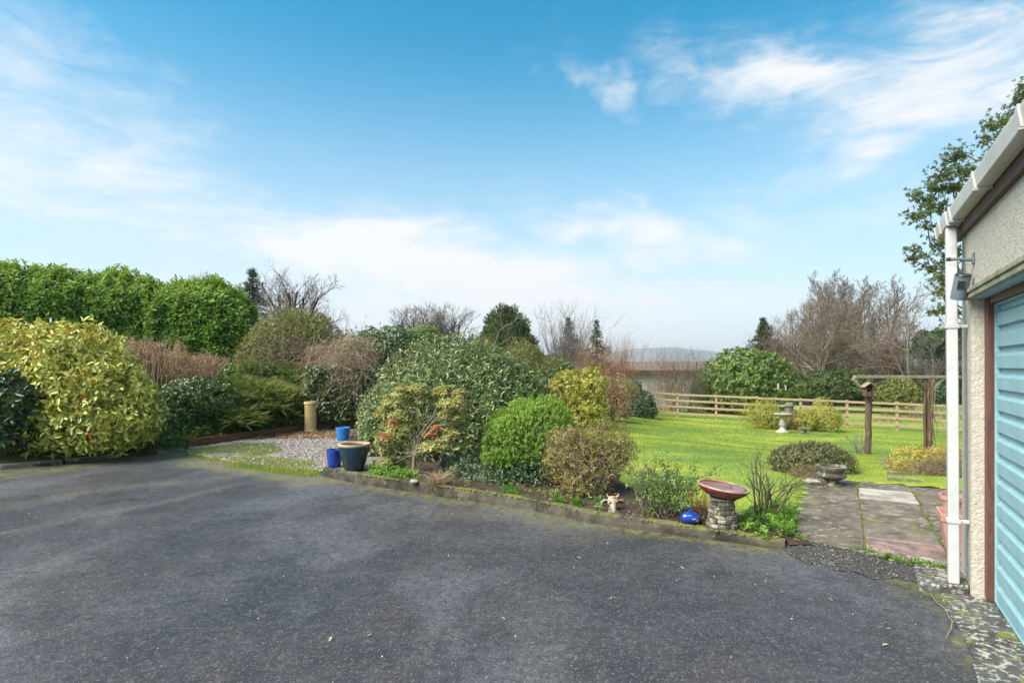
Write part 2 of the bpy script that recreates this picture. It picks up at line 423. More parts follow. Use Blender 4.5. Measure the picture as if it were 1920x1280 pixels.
def surf(name, c1, c2, scale=8, rough=.8, bstr=.3, bdist=.01, c3=None, s3=2.0, lo3=.55, hi3=.7, fine=60, spec=.3, stretch=None, metal=0):
    m, t, p, out = newmat(name); o = t.obj()
    if stretch: o = t.scale(o, stretch)
    n = t.noise(scale, o, 6, .62); c = t.mix(t.step(n, .32, .68), c1, c2)
    nf = t.noise(fine, o, 3, .6); c = t.mix(t.m('MULTIPLY', t.step(nf, .5, .75), .35), c, tuple(v*.5 for v in c1))
    if c3: c = t.mix(t.step(t.noise(s3, o, 6, .65), lo3, hi3), c, c3)
    t.l.new(c, p.inputs['Base Color']); p.inputs['Roughness'].default_value = rough; p.inputs['Specular IOR Level'].default_value = spec
    p.inputs['Metallic'].default_value = metal
    if bstr: bump(t, p, t.m('ADD', t.m('MULTIPLY', n, .6), t.m('MULTIPLY', nf, .4)), bstr, bdist)
    return m
HAZE = True
# ------------------------------------------------------------------ shared materials
def m_asphalt():
    m, t, p, out = newmat('asphalt'); g = t.geo()
    big = t.noise(.6, t.scale(g, (1.1, .8, 1)), 6, .62, .4); mid = t.noise(2.6, g, 5, .6); fine = t.noise(70, g, 3, .75)
    cell = t.voro(95, g, out='Color'); cb = t.node('ShaderNodeRGBToBW'); t.l.new(cell, cb.inputs[0])
    c = t.mix(t.step(mid, .35, .65), (.036, .036, .039), (.058, .057, .060))
    c = t.mix(t.step(big, .46, .62), c, (.100, .100, .108))  # sheen of the tarmac put into the colour as broad paler patches
    c = t.mix(t.m('MULTIPLY', t.step(t.noise(1.1, g, 6, .7, .8), .53, .70), .65), c, (.078, .054, .052))
    c = t.mix(t.m('MULTIPLY', t.step(t.noise(1.7, t.scale(g, (.5, 1.2, 1)), 7, .75, 1.0), .58, .74), .55), c, (.19, .175, .155))
    c = t.mix(t.m('MULTIPLY', t.step(cb.outputs[0], .60, .95), .42), c, (.27, .26, .25))
    c = t.mix(t.m('MULTIPLY', t.step(fine, .50, .70), .75), c, (.012, .012, .013))
    c = t.mix(t.m('MULTIPLY', t.attr('wear'), .95), c, t.mix(t.step(fine, .4, .6), (.12, .10, .085), (.21, .19, .165)))
    c = t.mix(t.m('MULTIPLY', t.step(t.noise(16, g, 6, .8), .46, .60), .55), c, (.022, .022, .025)); c = t.mix(t.m('MULTIPLY', t.step(t.noise(11, t.scale(g, (1, 1, 2)), 7, .85, .5), .55, .68), .5), c, (.15, .145, .14))
    mo = t.m('MULTIPLY', t.m('MULTIPLY', t.attr('moss'), 1.7, clamp=True), t.step(t.noise(9, g, 6, .8), .40, .60))
    mo = t.m('MULTIPLY', mo, t.step(t.noise(1.6, g, 5, .75), .34, .54))
    mc = t.mix(t.noise(16, g, 4, .7), (.11, .105, .03), (.20, .205, .04))
    c = t.mix(t.m('MULTIPLY', mo, .92), c, mc)
    t.l.new(c, p.inputs['Base Color'])
    r = t.m('ADD', .33, t.m('MULTIPLY', t.step(t.noise(.55, t.scale(g, (1.2, .7, 1)), 6, .65, .3), .34, .64), .36)); r = t.m('ADD', r, t.m('MULTIPLY', mo, .5), clamp=True)
    t.l.new(r, p.inputs['Roughness']); p.inputs['Specular IOR Level'].default_value = .42
    h = t.m('ADD', t.m('MULTIPLY', cb.outputs[0], .6), t.m('MULTIPLY', fine, .8)); bump(t, p, h, .8, .007); return m
def m_grass(name, a, b, c_, sc=.5):
    m, t, p, out = newmat(name); g = t.geo()
    n = t.noise(sc, t.scale(g, (.8, 1.3, 1)), 5, .6, .4); f = t.noise(45, g, 3, .7)
    c = t.ramp(n, [(.36, a), (.50, b), (.64, c_)])
    c = t.mix(t.step(f, .5, .75), c, tuple(v*.45 for v in a))
    t.l.new(c, p.inputs['Base Color']); p.inputs['Roughness'].default_value = .85; bump(t, p, f, .5, .02); return m
def m_blade(name, a, b, c_, sc=.5, dry=(.42, .34, .16), dryf=.12):
    m, t, p, out = newmat(name); g = t.geo(); n = t.noise(sc, t.scale(g, (.8, 1.3, 1)), 5, .6, .4)
    c = t.ramp(n, [(.36, a), (.50, b), (.64, c_)]); tt = t.attr('tint')
    c = t.mix(t.m('MULTIPLY', tt, .45), c, tuple(v*.55 for v in a))
    c = t.mix(t.step(tt, 1-dryf, 1), c, dry)
    t.l.new(c, p.inputs['Base Color']); p.inputs['Roughness'].default_value = .6
    tr = t.node('ShaderNodeBsdfTranslucent'); t.l.new(c, tr.inputs[0]); mx = t.node('ShaderNodeMixShader'); mx.inputs[0].default_value = .35
    t.l.new(p.outputs[0], mx.inputs[1]); t.l.new(tr.outputs[0], mx.inputs[2]); t.l.new(mx.outputs[0], out.inputs[0]); return m
def m_concrete(name, base, dark, lichen=(.52, .50, .44), lsc=9, lo=.55, hi=.62, moss=0., msc=3, rough=.85, stretch=None, lmix=.85, objrand=0., mlo=-.3):
    m, t, p, out = newmat(name); g = t.geo(); gs = t.scale(g, stretch) if stretch else g
    n = t.noise(3.2, g, 7, .7); f = t.noise(55, g, 4, .7)
    c = t.mix(t.step(n, .35, .65), dark, base)
    if objrand:
        r = t.node('ShaderNodeObjectInfo').outputs['Random']; c = t.mix(t.m('MULTIPLY', r, objrand), c, tuple(v*.45 for v in dark))
    l = t.m('MULTIPLY', t.step(t.noise(lsc, gs, 5, .68, .5), lo, hi), t.step(t.noise(1.3, g, 3, .6), .30, .52))
    c = t.mix(t.m('MULTIPLY', l, lmix), c, lichen)
    c = t.mix(t.m('MULTIPLY', t.step(f, .5, .75), .4), c, tuple(v*.4 for v in dark))
    if moss:
        k = t.node('ShaderNodeSeparateXYZ'); t.l.new(t.node('ShaderNodeNewGeometry').outputs['Normal'], k.inputs[0])
        mo = t.m('MULTIPLY', t.step(t.noise(msc, g, 6, .7), .62-moss*.25, .74-moss*.25), t.step(k.outputs[2], mlo, .9))
        c = t.mix(mo, c, t.mix(t.noise(30, g, 3, .6), (.075, .085, .012), (.22, .24, .03)))
    t.l.new(c, p.inputs['Base Color']); p.inputs['Roughness'].default_value = rough; p.inputs['Specular IOR Level'].default_value = .3
    bump(t, p, t.m('ADD', t.m('MULTIPLY', n, .7), t.m('MULTIPLY', f, .5)), .5, .008); return m
M = {}
M['asphalt'] = m_asphalt()
LG = ((.16, .27, .045), (.25, .35, .042), (.44, .45, .045))
M['lawn'] = m_grass('lawn_turf', *LG); M['blade'] = m_blade('grass_blade', *LG)
M['field'] = m_grass('field_grass', (.08, .15, .03), (.12, .2, .03), (.16, .2, .06), .08)
M['soil'] = surf('soil', (.075, .05, .034), (.035, .025, .018), 9, .95, .9, .03, c3=(.12, .075, .045), s3=18, fine=70)
M['mossbase'] = surf('moss_joint', (.07, .09, .02), (.14, .17, .03), 12, 1, .5, .01, c3=(.08, .06, .04), s3=5)
M['bank'] = surf('bank_soil', (.05, .06, .02), (.09, .12, .03), 3, .95, .8, .03, c3=(.10, .075, .045), s3=3, fine=60)
M['kerb'] = m_concrete('kerb_concrete', (.115, .10, .075), (.028, .026, .018), (.30, .28, .22), 14, .62, .70, moss=.55, msc=3.2, mlo=.15)
M['slab'] = m_concrete('slab_concrete', (.215, .18, .14), (.09, .075, .056), (.37, .33, .27), 12, .52, .66, moss=.25, stretch=(1, 1.5, 1), objrand=.35)
M['slab_pink'] = m_concrete('slab_pink', (.34, .23, .205), (.10, .085, .07), (.40, .37, .32), 9, .53, .62, moss=.08)
M['slab_white'] = m_concrete('slab_white', (.44, .395, .35), (.24, .20, .17), (.50, .47, .43), 5, .5, .7, moss=.03)
M['apron'] = m_concrete('apron_concrete', (.10, .10, .095), (.045, .047, .048), (.40, .385, .32), 26, .50, .60, moss=.27, msc=5, lmix=.95)
M['patchtar'] = surf('rough_tarmac', (.035, .035, .035), (.075, .072, .07), 35, .8, 1.0, .02, c3=(.13, .12, .09), s3=6, lo3=.6, hi3=.7, fine=90)
M['gravel_bed'] = surf('gravel_bed', (.26, .225, .20), (.16, .13, .11), 30, .95, .9, .02, fine=110)
M['render'] = surf('pebbledash', (.45, .42, .35), (.55, .52, .44), 30, .92, 1.0, .02, c3=(.40, .36, .28), s3=1.3, lo3=.58, hi3=.80, fine=85)
M['blue'] = surf('door_paint', (.21, .40, .44), (.27, .47, .51), 5, .45, .12, .002, c3=(.20, .30, .27), s3=2.2, lo3=.60, hi3=.85, fine=45, spec=.5, stretch=(1, 1, .6))
M['frame'] = surf('frame_wood', (.085, .030, .020), (.14, .055, .035), 9, .5, .4, .004, c3=(.26, .14, .085), s3=7, lo3=.62, hi3=.78, stretch=(6, 6, .8), spec=.5)
M['fascia'] = surf('fascia_wood', (.07, .034, .026), (.12, .065, .05), 9, .6, .3, .003, stretch=(3, 3, .8))
M['pvc'] = surf('white_pvc', (.44, .44, .435), (.52, .52, .515), 2.5, .35, .02, .001, c3=(.55, .58, .50), s3=1.7, lo3=.62, hi3=.95, fine=9, spec=.5)
M['pvc_old'] = surf('weathered_pvc', (.46, .46, .42), (.54, .54, .50), 5, .5, .05, .001, c3=(.40, .42, .30), s3=4, lo3=.58, hi3=.8, fine=40)
M['lintel'] = surf('lintel_concrete', (.22, .23, .15), (.34, .33, .23), 10, .85, .4, .004, c3=(.12, .14, .07), s3=6)
M['tile'] = surf('roof_tile', (.14, .105, .09), (.21, .155, .13), 10, .85, .4, .01)
M['grey_metal'] = surf('grey_casing', (.10, .135, .16), (.14, .18, .205), 8, .35, .02, .001, spec=.5)
M['dark'] = surf('dark_plastic', (.012, .012, .014), (.03, .03, .032), 12, .4, .05, .001, spec=.5)
M['rail'] = surf('fence_timber', (.27, .20, .12), (.38, .30, .19), 6, .8, .3, .004, c3=(.26, .20, .11), s3=4, stretch=(1, 1, 5))
M['oldwood'] = surf('pergola_timber', (.075, .045, .032), (.14, .085, .06), 7, .85, .7, .01, c3=(.20, .16, .11), s3=5, stretch=(4, 4, .7))
M['palewood'] = surf('weathered_timber', (.22, .19, .13), (.34, .30, .22), 8, .85, .4, .005, c3=(.16, .20, .06), s3=4)
M['sleeper'] = surf('sleeper_timber', (.10, .045, .025), (.20, .095, .05), 6, .85, .7, .01, c3=(.045, .03, .02), s3=5, stretch=(1, 1, 5))
M['bark'] = surf('bark', (.085, .062, .045), (.16, .125, .095), 8, .9, .6, .01, stretch=(3, 3, .6))
M['bark_pale'] = surf('pale_bark', (.15, .125, .095), (.27, .235, .19), 8, .9, .4, .01, stretch=(3, 3, .6))
M['bark_dark'] = surf('dark_bark', (.030, .024, .020), (.06, .048, .04), 8, .9, .6, .01, stretch=(3, 3, .6))
M['bark_mossy'] = surf('mossy_bark', (.085, .075, .04), (.15, .13, .085), 8, .9, .5, .01, c3=(.12, .13, .04), s3=2)
def twigmat(name, a, b):
    m, t, p, out = newmat(name); c = t.ramp(t.attr('tint'), [(0, a), (1, b)]); t.l.new(c, p.inputs['Base Color']); p.inputs['Roughness'].default_value = .8
    return m
M['tw_brown'] = twigmat('brown_twig', (.10, .074, .05), (.235, .18, .125))
M['tw_far'] = twigmat('far_twig', (.11, .085, .06), (.25, .195, .145))
M['tw_tan'] = twigmat('tan_twig', (.20, .14, .09), (.50, .38, .26))
M['tw_red'] = twigmat('red_twig', (.19, .085, .045), (.36, .19, .10))
M['tw_pink'] = twigmat('purplish_twig', (.13, .08, .06), (.27, .17, .13))
M['tw_grey'] = twigmat('grey_twig', (.09, .08, .07), (.24, .21, .18))
M['tw_dark'] = twigmat('dark_twig', (.035, .028, .022), (.09, .07, .055))
M['tw_olive'] = twigmat('olive_twig', (.13, .12, .055), (.26, .23, .12))
M['stone'] = m_concrete('garden_stone', (.20, .18, .14), (.12, .105, .085), (.42, .40, .33), 14, .56, .62, moss=.15)
M['stone_lichen'] = m_concrete('lichened_stone', (.125, .11, .085), (.05, .045, .034), (.34, .35, .26), 11, .50, .57, moss=.12)
M['pale_stone'] = m_concrete('pale_stone', (.42, .39, .34), (.22, .2, .17), (.5, .48, .42), 20, .5, .6, moss=.05)
M['wall_stone'] = m_concrete('wall_render', (.14, .125, .10), (.06, .055, .045), (.2, .19, .16), 6, .5, .7, moss=.25)
# ------------------------------------------------------------------ outlines on the ground, in metres
kerb_px = [(606, 894), (700, 911), (787, 925), (900, 942), (1006, 959), (1110, 981), (1270, 1003), (1380, 1018), (1472, 1031)]
kerb = [on(*q)[:2] for q in kerb_px]
kend = np.array([-3.02, 9.3]); kback = np.array([-3.25, 11.2])
leftedge = [np.array([-22, 6.2]), np.array([-12., 7.9])]+[on(*q)[:2] for q in [(0, 880), (120, 869), (230, 858), (350, 845)]]
sleep = [np.array([-6.25, 10.95]), on(400, 834)[:2], on(480, 822)[:2], on(555, 812)[:2], np.array([-4.9, 14.0])]
wallp = [np.array([-4.9, 14.0]), np.array([-1.5, 14.6]), np.array([1.0, 15.6])]
pav_front = [gp(5.76, -.41)[:2], gp(5.58, .2)[:2], gp(5.43, .48)[:2], gp(5.42, .78)[:2]]
drive_poly = [np.array([-22, -9.])]+leftedge+sleep+[np.array([-3.3, 14.0]), kback, kend]+kerb+pav_front[0:3]+[gp(5.0, .5)[:2], gp(5.0, 1.0)[:2], gp(-9, 1.0)[:2], np.array([0, -9.])]
soft_edge = leftedge[2:]+[on(350, 852)[:2], on(450, 876)[:2], on(600, 897)[:2]]
def moss_at(X, Y):
    d1 = dist_poly(X, Y, leftedge[1:]); d2 = dist_poly(X, Y, kerb+[gp(5.5, .45)[:2], gp(4.9, .5)[:2]]); d3 = dist_poly(X, Y, soft_edge)
    nz = vnoise(X, Y, 2.1, 3)
    d4 = dist_poly(X, Y, [gp(4.95, .60)[:2], gp(-3, .60)[:2]])
    return np.clip(np.maximum.reduce([1.5-d1/(.35+.6*nz), .95-d2/(.06+.42*nz), 1.1-d3/(.25+.5*nz), .6-d4/(.02+.08*nz)]), 0, 1)
def wear_at(X, Y):
    pts = [on(*q)[:2] for q in [(0, 1000), (180, 965), (330, 935), (450, 905), (560, 890)]]
    pts2 = [on(*q)[:2] for q in [(-200, 985), (0, 950), (200, 915), (430, 895)]]
    a = np.clip(1-dist_poly(X, Y, pts)/.16, 0, 1)*.55*(vnoise(X, Y, 3, 8) > .35); b = np.clip(1-dist_poly(X, Y, pts2)/.4, 0, 1)*.55
    c = np.clip(1-dist_poly(X, Y, soft_edge[3:])/.8, 0, 1)*.9
    e = np.clip(1-dist_poly(X, Y, [on(840, 960)[:2], on(960, 965)[:2], on(1080, 1000)[:2]])/.45, 0, 1)*.55
    return np.clip(np.maximum.reduce([a, b, c, e])*(.3+1.1*vnoise(X, Y, 5, 6)), 0, 1)
drive_me = grid_mesh(-22, 4.4, -9, 14.2, .1, lambda X, Y: .004*(vnoise(X, Y, .9, 1)-.5)-.001, keep=lambda x, y: inpoly(x, y, drive_poly) | (dist_poly(x, y, kerb+[pav_front[0]]) < .06),
                     attrs={'moss': moss_at, 'wear': wear_at})
tag(link('driveway', drive_me, M['asphalt']), kind='structure')
# distant ground in rings to the horizon
R = np.concatenate([np.arange(0, 60, 2.), np.geomspace(60, 8000, 60)]); A = np.radians(np.arange(0, 360, 3.)); n_a = len(A)
RR, AA = np.meshgrid(R, A, indexing='ij'); GX = RR*np.sin(AA); GY = RR*np.cos(AA)
GZ = terrain(GX, np.abs(GY))-np.where(RR < 34, .30, .05)-np.where((GX < 4) & (GY > 6) & (RR < 60), .3, 0)
i, j = np.meshgrid(np.arange(len(R)-1), np.arange(n_a), indexing='ij'); a_ = (i*n_a+j).ravel(); b_ = (i*n_a+(j+1) % n_a).ravel()
tag(link('ground', mesh_from('ground', np.stack([GX, GY, GZ], -1), quads=np.stack([a_, b_, b_+n_a, a_+n_a], -1), smooth=True), M['field']), kind='structure')
# lawn
pav_poly = [gp(5.76, -.41), gp(8.93, -.41), gp(8.93, 2.0), gp(5.42, 2.0), gp(5.42, .48)]
bed_poly = kerb+[gp(5.62, -.22)[:2], gp(5.80, -.42)[:2]]+[onT(*q)[:2] for q in [(1496, 978), (1400, 962), (1300, 950), (1235, 937), (1180, 905), (1130, 850)]]+[np.array([2.0, 12.2]), np.array([1.4, 14.5]), np.array([-1.2, 14.5]), np.array([-3.2, 13.5]), kback, kend]
def lawnz(X, Y): return terrain(X, Y)+.02*(vnoise(X, Y, .8, 5)-.5)*sstep(Y, 7, 10)
lawn_keep = lambda x, y: ~inpoly(x, y, drive_poly) & ~inpoly(x, y, pav_poly) & ~((dist_poly(x, y, kerb+[gp(5.74, -.42)[:2]]) < .20)) & (x > -1.5) & ~(((x*UX+y*UY) < 5.2) & ((x*UY-y*UX) < 1.0))
tag(link('lawn', grid_mesh(-1.5, 34, 4.6, 44, .15, lawnz, keep=lawn_keep), M['lawn']), kind='structure')
def bedz(X, Y):
    dk = dist_poly(X, Y, kerb); e = np.clip(dist_poly(X, Y, bed_poly+[bed_poly[0]])/.25, 0, 1)
    return terrain(X, Y)+(.015+.035*vnoise(X, Y, 5, 2)+.02*vnoise(X, Y, 17, 4))*e-.03*(1-e)+.02*np.clip(1-dk, 0, 1)
tag(link('flower_bed', grid_mesh(-3.4, 3.4, 4.8, 14.6, .07, bedz, keep=lambda x, y: inpoly(x, y, bed_poly) & (dist_poly(x, y, kerb) > .075)), M['soil']), kind='structure')
BED = bed_poly
# bank and upper garden on the left
bank_line = leftedge+sleep+wallp
bank_poly = bank_line+[np.array([1.0, 18]), np.array([1, 45]), np.array([-40, 45]), np.array([-40, 6.])]
def bankz(X, Y):
    d = dist_poly(X, Y, bank_line); dw = dist_poly(X, Y, wallp)
    run = np.where(X < -7.0, 3.3, 2.9)
    h = 1.42*sstep(d, -.3, run); h = np.where(dw < d+.02, 1.22*sstep(d, .05, .3)+.2*sstep(d, .3, 2), h)
    wr = sstep(X, -5.6, -4.9); h = h*(1-wr)+np.maximum(h, 1.2*sstep(d, .05, .5))*wr
    h = h+.12*(vnoise(X, Y, 1.3, 9)-.5)*np.clip(d, 0, 1)
    fade = sstep(X, -2.0, .8); far = sstep(Y, 30, 44)
    return np.where(True, (h*(1-fade)+(terrain(X, Y)-.05)*fade)*(1-far)+(terrain(X, Y)-.06)*far, 0)
tag(link('bank', grid_mesh(-40, 6, 6, 45, .2, bankz, keep=lambda x, y: inpoly(x, y, bank_poly)), M['bank']), kind='structure')
def bz(x, y): return float(bankz(np.array([x]), np.array([y]))[0])
# gravel area
grav_poly = [on(352, 852)[:2]]+sleep+[np.array([-3.3, 14.05]), kback, kend, on(604, 886)[:2], on(520, 880)[:2], on(430, 868)[:2]]
tag(link('gravel_area', grid_mesh(-7, -2.5, 8, 14.2, .08, lambda X, Y: .012+.012*vnoise(X, Y, 3, 2), keep=lambda x, y: inpoly(x, y, grav_poly)), M['gravel_bed']), kind='structure')
def sample_poly(poly, n, rg):
    P = np.array([q[:2] for q in poly]); lo, hi = P.min(0), P.max(0); X = rg.uniform(lo[0], hi[0], n); Y = rg.uniform(lo[1], hi[1], n)
    k = inpoly(X, Y, poly); return X[k], Y[k]
def pebbles(name, X, Y, Z, size, mat, rg, **kw):
    n = len(X); base = np.array([(1, 0, 0), (0, 1, 0), (-1, 0, 0), (0, -1, 0), (0, 0, 1), (0, 0, -1.)])
    a = rg.uniform(0, 6.28, n); s_ = size*rg.uniform(.5, 1.5, (n, 1, 1)); sc = rg.uniform(.55, 1.3, (n, 1, 3))*np.array([1, 1, .6])
    V = base[None]*s_*sc+rg.normal(0, .12, (n, 6, 3))*s_; ca, sa = np.cos(a)[:, None], np.sin(a)[:, None]
    V = np.stack([V[:, :, 0]*ca-V[:, :, 1]*sa, V[:, :, 0]*sa+V[:, :, 1]*ca, V[:, :, 2]], -1)+np.stack([X, Y, Z], -1)[:, None]
    f = np.array([(0, 1, 4), (1, 2, 4), (2, 3, 4), (3, 0, 4), (1, 0, 5), (2, 1, 5), (3, 2, 5), (0, 3, 5)])
    T = (np.arange(n)*6)[:, None, None]+f[None]
    return tag(link(name, mesh_from(name, V.reshape(-1, 3), tris=T.reshape(-1, 3), attrs={'tint': np.repeat(rg.rand(n), 6)}), mat), kind='stuff', **kw)
def m_peb(name, stops):
    m, t, p, out = newmat(name); t.l.new(t.ramp(t.attr('tint'), stops), p.inputs['Base Color']); p.inputs['Roughness'].default_value = .75; return m
rs = np.random.RandomState(11)
M['peb'] = m_peb('pebble', [(0, (.08, .06, .05)), (.35, (.17, .145, .125)), (.78, (.29, .26, .235)), (1, (.52, .49, .45))])
X, Y = sample_poly(grav_poly, 60000, rs)
gr_poly = [on(*q)[:2] for q in [(340, 846), (352, 856), (430, 877), (520, 891), (604, 898), (612, 872), (560, 862), (500, 858), (545, 848), (520, 832), (450, 832), (400, 838)]]
gk = lambda x, y: (.12+.9*sstep(vnoise(x, y, 1.9, 50)+.35*(vnoise(x, y, 9, 51)-.5), .12, .45))*sstep(dist_poly(x, y, gr_poly+[gr_poly[0]]), -.02, .22)*inpoly(x, y, gr_poly)
k = rs.rand(len(X)) > gk(X, Y)*.7; X, Y = X[k], Y[k]
pebbles('gravel_stones', X, Y, .02+.012*vnoise(X, Y, 3, 2), .017, M['peb'], rs, label='loose pale pinkish grey gravel on the parking bay by the blue pots', cat='gravel')
M['litter'] = m_peb('grit', [(0, (.10, .07, .05)), (.45, (.25, .2, .15)), (.8, (.55, .53, .5)), (1, (.75, .73, .7))])
X, Y = sample_poly([p for p in drive_poly], 8000, rs); k = (Y > 1) & (Y < 11) & (X > -9); X, Y = X[k], Y[k]
pebbles('driveway_grit', X, Y, .003+0*X, .0045, M['litter'], rs, label='pale grit and chippings scattered over the wet tarmac', cat='grit')
# ------------------------------------------------------------------ kerb
def inward(pts, off):
    P = [np.array(q) for q in pts]; o = []
    for i in range(len(P)):
        d = P[min(i+1, len(P)-1)]-P[max(i-1, 0)]; d = d/np.linalg.norm(d); nrm = np.array([-d[1], d[0]]); o.append(P[i]+nrm*off)
    return o
def dens(pts, step=.12):
    o = []
    for a, b in zip(pts[:-1], pts[1:]):
        a = np.array(a); b = np.array(b); n = max(1, int(np.linalg.norm(b-a)/step)); o += [a+(b-a)*i/n for i in range(n)]
    return o+[np.array(pts[-1])]
def kerb_mesh(pts, width, h0, h1, seed, sec=4):
    P = dens(pts, .06); ins = inward(P, width); n = len(P); V = []; rg = np.random.RandomState(seed)
    for i in range(n):
        f = i/(n-1); h = h0+(h1-h0)*f; a, b = P[i], ins[i]; r = lambda s: (vnoise(i*.3, seed*7+s, 1, seed)-.5)
        prof = [(0, -.04), (-.004, h*.35), (.002, h*.8), (.018, h), (.35, h+.006), (.7, h+.004), (.97, h-.004), (1, -.04)]
        for k_, (u, z) in enumerate(prof):
            q = a+(b-a)*(u if u > .02 or u == 0 else u/width); z2 = z+(r(3)*.012+r(k_)*.003 if 0 < k_ < 7 else 0); q = q+(b-a)/width*(r(20)*.010+r(k_+20)*.002)
            V.append((q[0], q[1], z2))
    m_ = 8; Fc = [(i*m_+k_, (i+1)*m_+k_, (i+1)*m_+k_+1, i*m_+k_+1) for i in range(n-1) for k_ in range(m_-1)]
    Fc += [tuple(range(m_)), tuple(range((n-1)*m_, n*m_))[::-1]]
    return V, Fc
kt = thing('garden_kerb', 'long mossy low concrete kerb edging the flower bed beside the tarmac', 'kerb', (kerb[4][0], kerb[4][1], 0))
cuts = [0, 1, 2, 3, 4, 5, 6, 7, 8]
for i in range(8):
    a, b = kerb[i], kerb[i+1]; L = np.linalg.norm(b-a); d = (b-a)/L; hh = [.125, .13, .135, .13, .125, .12, .105, .09, .08]
    V, Fc = kerb_mesh([a+d*.0008, b-d*.0008], .105, hh[i], hh[i+1], 5+i); MB().add(V, Fc).build('kerb_block', M['kerb'], kt)
V, Fc = kerb_mesh([kback, kend, kerb[0]+np.array([-.02, .03])], .09, .11, .12, 31); MB().add(V, Fc).build('kerb_block', M['stone'], kt)
b = MB(); sp_ = [kerb[0]+np.array([.06, .11]), kerb[1]+np.array([.0, .115]), kerb[1]+np.array([.12, .5]), np.array([-1.95, 9.3]), kend+np.array([.1, -.05])]
b.prism(sp_, -.02, .118); ps = b.build('corner_slab', M['stone'], bevel=.008); tag(ps, 'flat concrete corner slab under the blue and black pots', 'slab')
# moss cushions on the kerb top
def moss_mat():
    m, t, p, out = newmat('moss_cushion'); g = t.geo(); t.l.new(t.mix(t.noise(14, g, 4, .7), (.065, .085, .012), (.175, .205, .025)), p.inputs['Base Color'])
    p.inputs['Roughness'].default_value = 1; return m
M['moss'] = moss_mat()
def moss_blobs(cx, cy, cz, rad, rg, name, label):
    base = unit(np.array([(x, y, z) for x in (-1, 0, 1) for y in (-1, 0, 1) for z in (0, 1) if (x, y, z) != (0, 0, 0)], float))
    n = len(cx); bm = []
    ring = [(math.cos(t), math.sin(t), 0) for t in np.arange(6)*math.pi/3]+[(.62*math.cos(t+.5), .62*math.sin(t+.5), .75) for t in np.arange(6)*math.pi/3]+[(0, 0, 1)]
    B_ = np.array(ring); V = B_[None]*rad[:, None, None]*np.array([1, 1, .55])*rg.uniform(.7, 1.3, (n, 13, 1))+np.stack([cx, cy, cz], -1)[:, None]
    T = [(i, (i+1) % 6, 6+i) for i in range(6)]+[((i+1) % 6, 6+(i+1) % 6, 6+i) for i in range(6)]+[(6+i, 6+(i+1) % 6, 12) for i in range(6)]
    T = (np.arange(n)*13)[:, None, None]+np.array(T)[None]
    return tag(link(name, mesh_from(name, V.reshape(-1, 3), tris=T.reshape(-1, 3), smooth=True), M['moss']), label, 'moss', kind='stuff')
kd = dens(kerb, .012); ki = inward(kd, .045); cx, cy, cz, cr = [], [], [], []
for i, q in enumerate(ki):
    f = i/len(ki); dn = 1 if .12 < f < .62 else .25
    for _ in range(6):
        if rs.rand() < dn*(.2+.95*(vnoise(i*.05, 3, 1, 4) > .30)):
            h = .13-.045*max(0, f-.5)*2; cx.append(q[0]+rs.uniform(-.045, .045)); cy.append(q[1]+rs.uniform(-.045, .045)); cz.append(h-.004); cr.append(rs.uniform(.006, .02))
moss_blobs(np.array(cx), np.array(cy), np.array(cz), np.array(cr), rs, 'moss', 'green moss cushions growing along the top of the kerb')
# moss along the left edge of the tarmac and at the foot of the kerb
X = rs.uniform(-12, 3.2, 90000); Y = rs.uniform(3.8, 11.5, 90000); mv = moss_at(X, Y)
k = inpoly(X, Y, drive_poly) & (rs.rand(len(X)) < mv**2*.22) & (vnoise(X, Y, 1.5, 12) > .35)
X, Y = X[k], Y[k]; moss_blobs(X, Y, .0+0*X, rs.uniform(.004, .010, len(X)), rs, 'moss', 'flat yellowish moss clinging to the edges of the tarmac')
# low stone edging on the far left
et = thing('stone_edging', 'low broken stone edging under the variegated laurel', 'edging', (*leftedge[2], 0))
pts = dens(leftedge[1:], .42); rr = random.Random(4)
for i, (a, b) in enumerate(zip(pts[:-1], pts[1:])):
    d = (b-a)/np.linalg.norm(b-a); nr = np.array([-d[1], d[0]]); c = (a+b)/2+nr*.07; h = rr.uniform(.05, .09)
    mb = MB(); mb.box((c[0], c[1], h/2-.01), (np.linalg.norm(b-a)-.02, rr.uniform(.09, .13), h), ((d[0], d[1], 0), (nr[0], nr[1], 0), (0, 0, 1)))
    mb.V = [(x+rr.uniform(-.02, .02), y+rr.uniform(-.02, .02), z+rr.uniform(-.01, .01)) for x, y, z in mb.V]
    mb.build('stone', M['stone'] if i % 3 else M['kerb'], et, bevel=.012)
# timber sleepers
st_ = thing('timber_edging', 'weathered brown timber edging boards between bank and gravel', 'edging', (*sleep[1], 0))
for i, (a, b) in enumerate(zip(sleep[:-1], sleep[1:])):
    MB().bar((a[0], a[1], .08), (b[0], b[1], .085), .07, .19).build('timber', M['sleeper'], st_, bevel=.008)
# retaining wall
rw = thing('retaining_wall', 'old rendered retaining wall under ivy behind the chimney pot', 'wall', (*wallp[0], 0))
for a, b in zip(wallp[:-1], wallp[1:]):
    d = (b-a)/np.linalg.norm(b-a); nr = np.array([-d[1], d[0]]); a2, b2 = a+nr*.12, b+nr*.12
    MB().bar((a2[0], a2[1], .6), (b2[0], b2[1], .6), .24, 1.3).build('wall_section', M['wall_stone'], rw, bevel=.02)
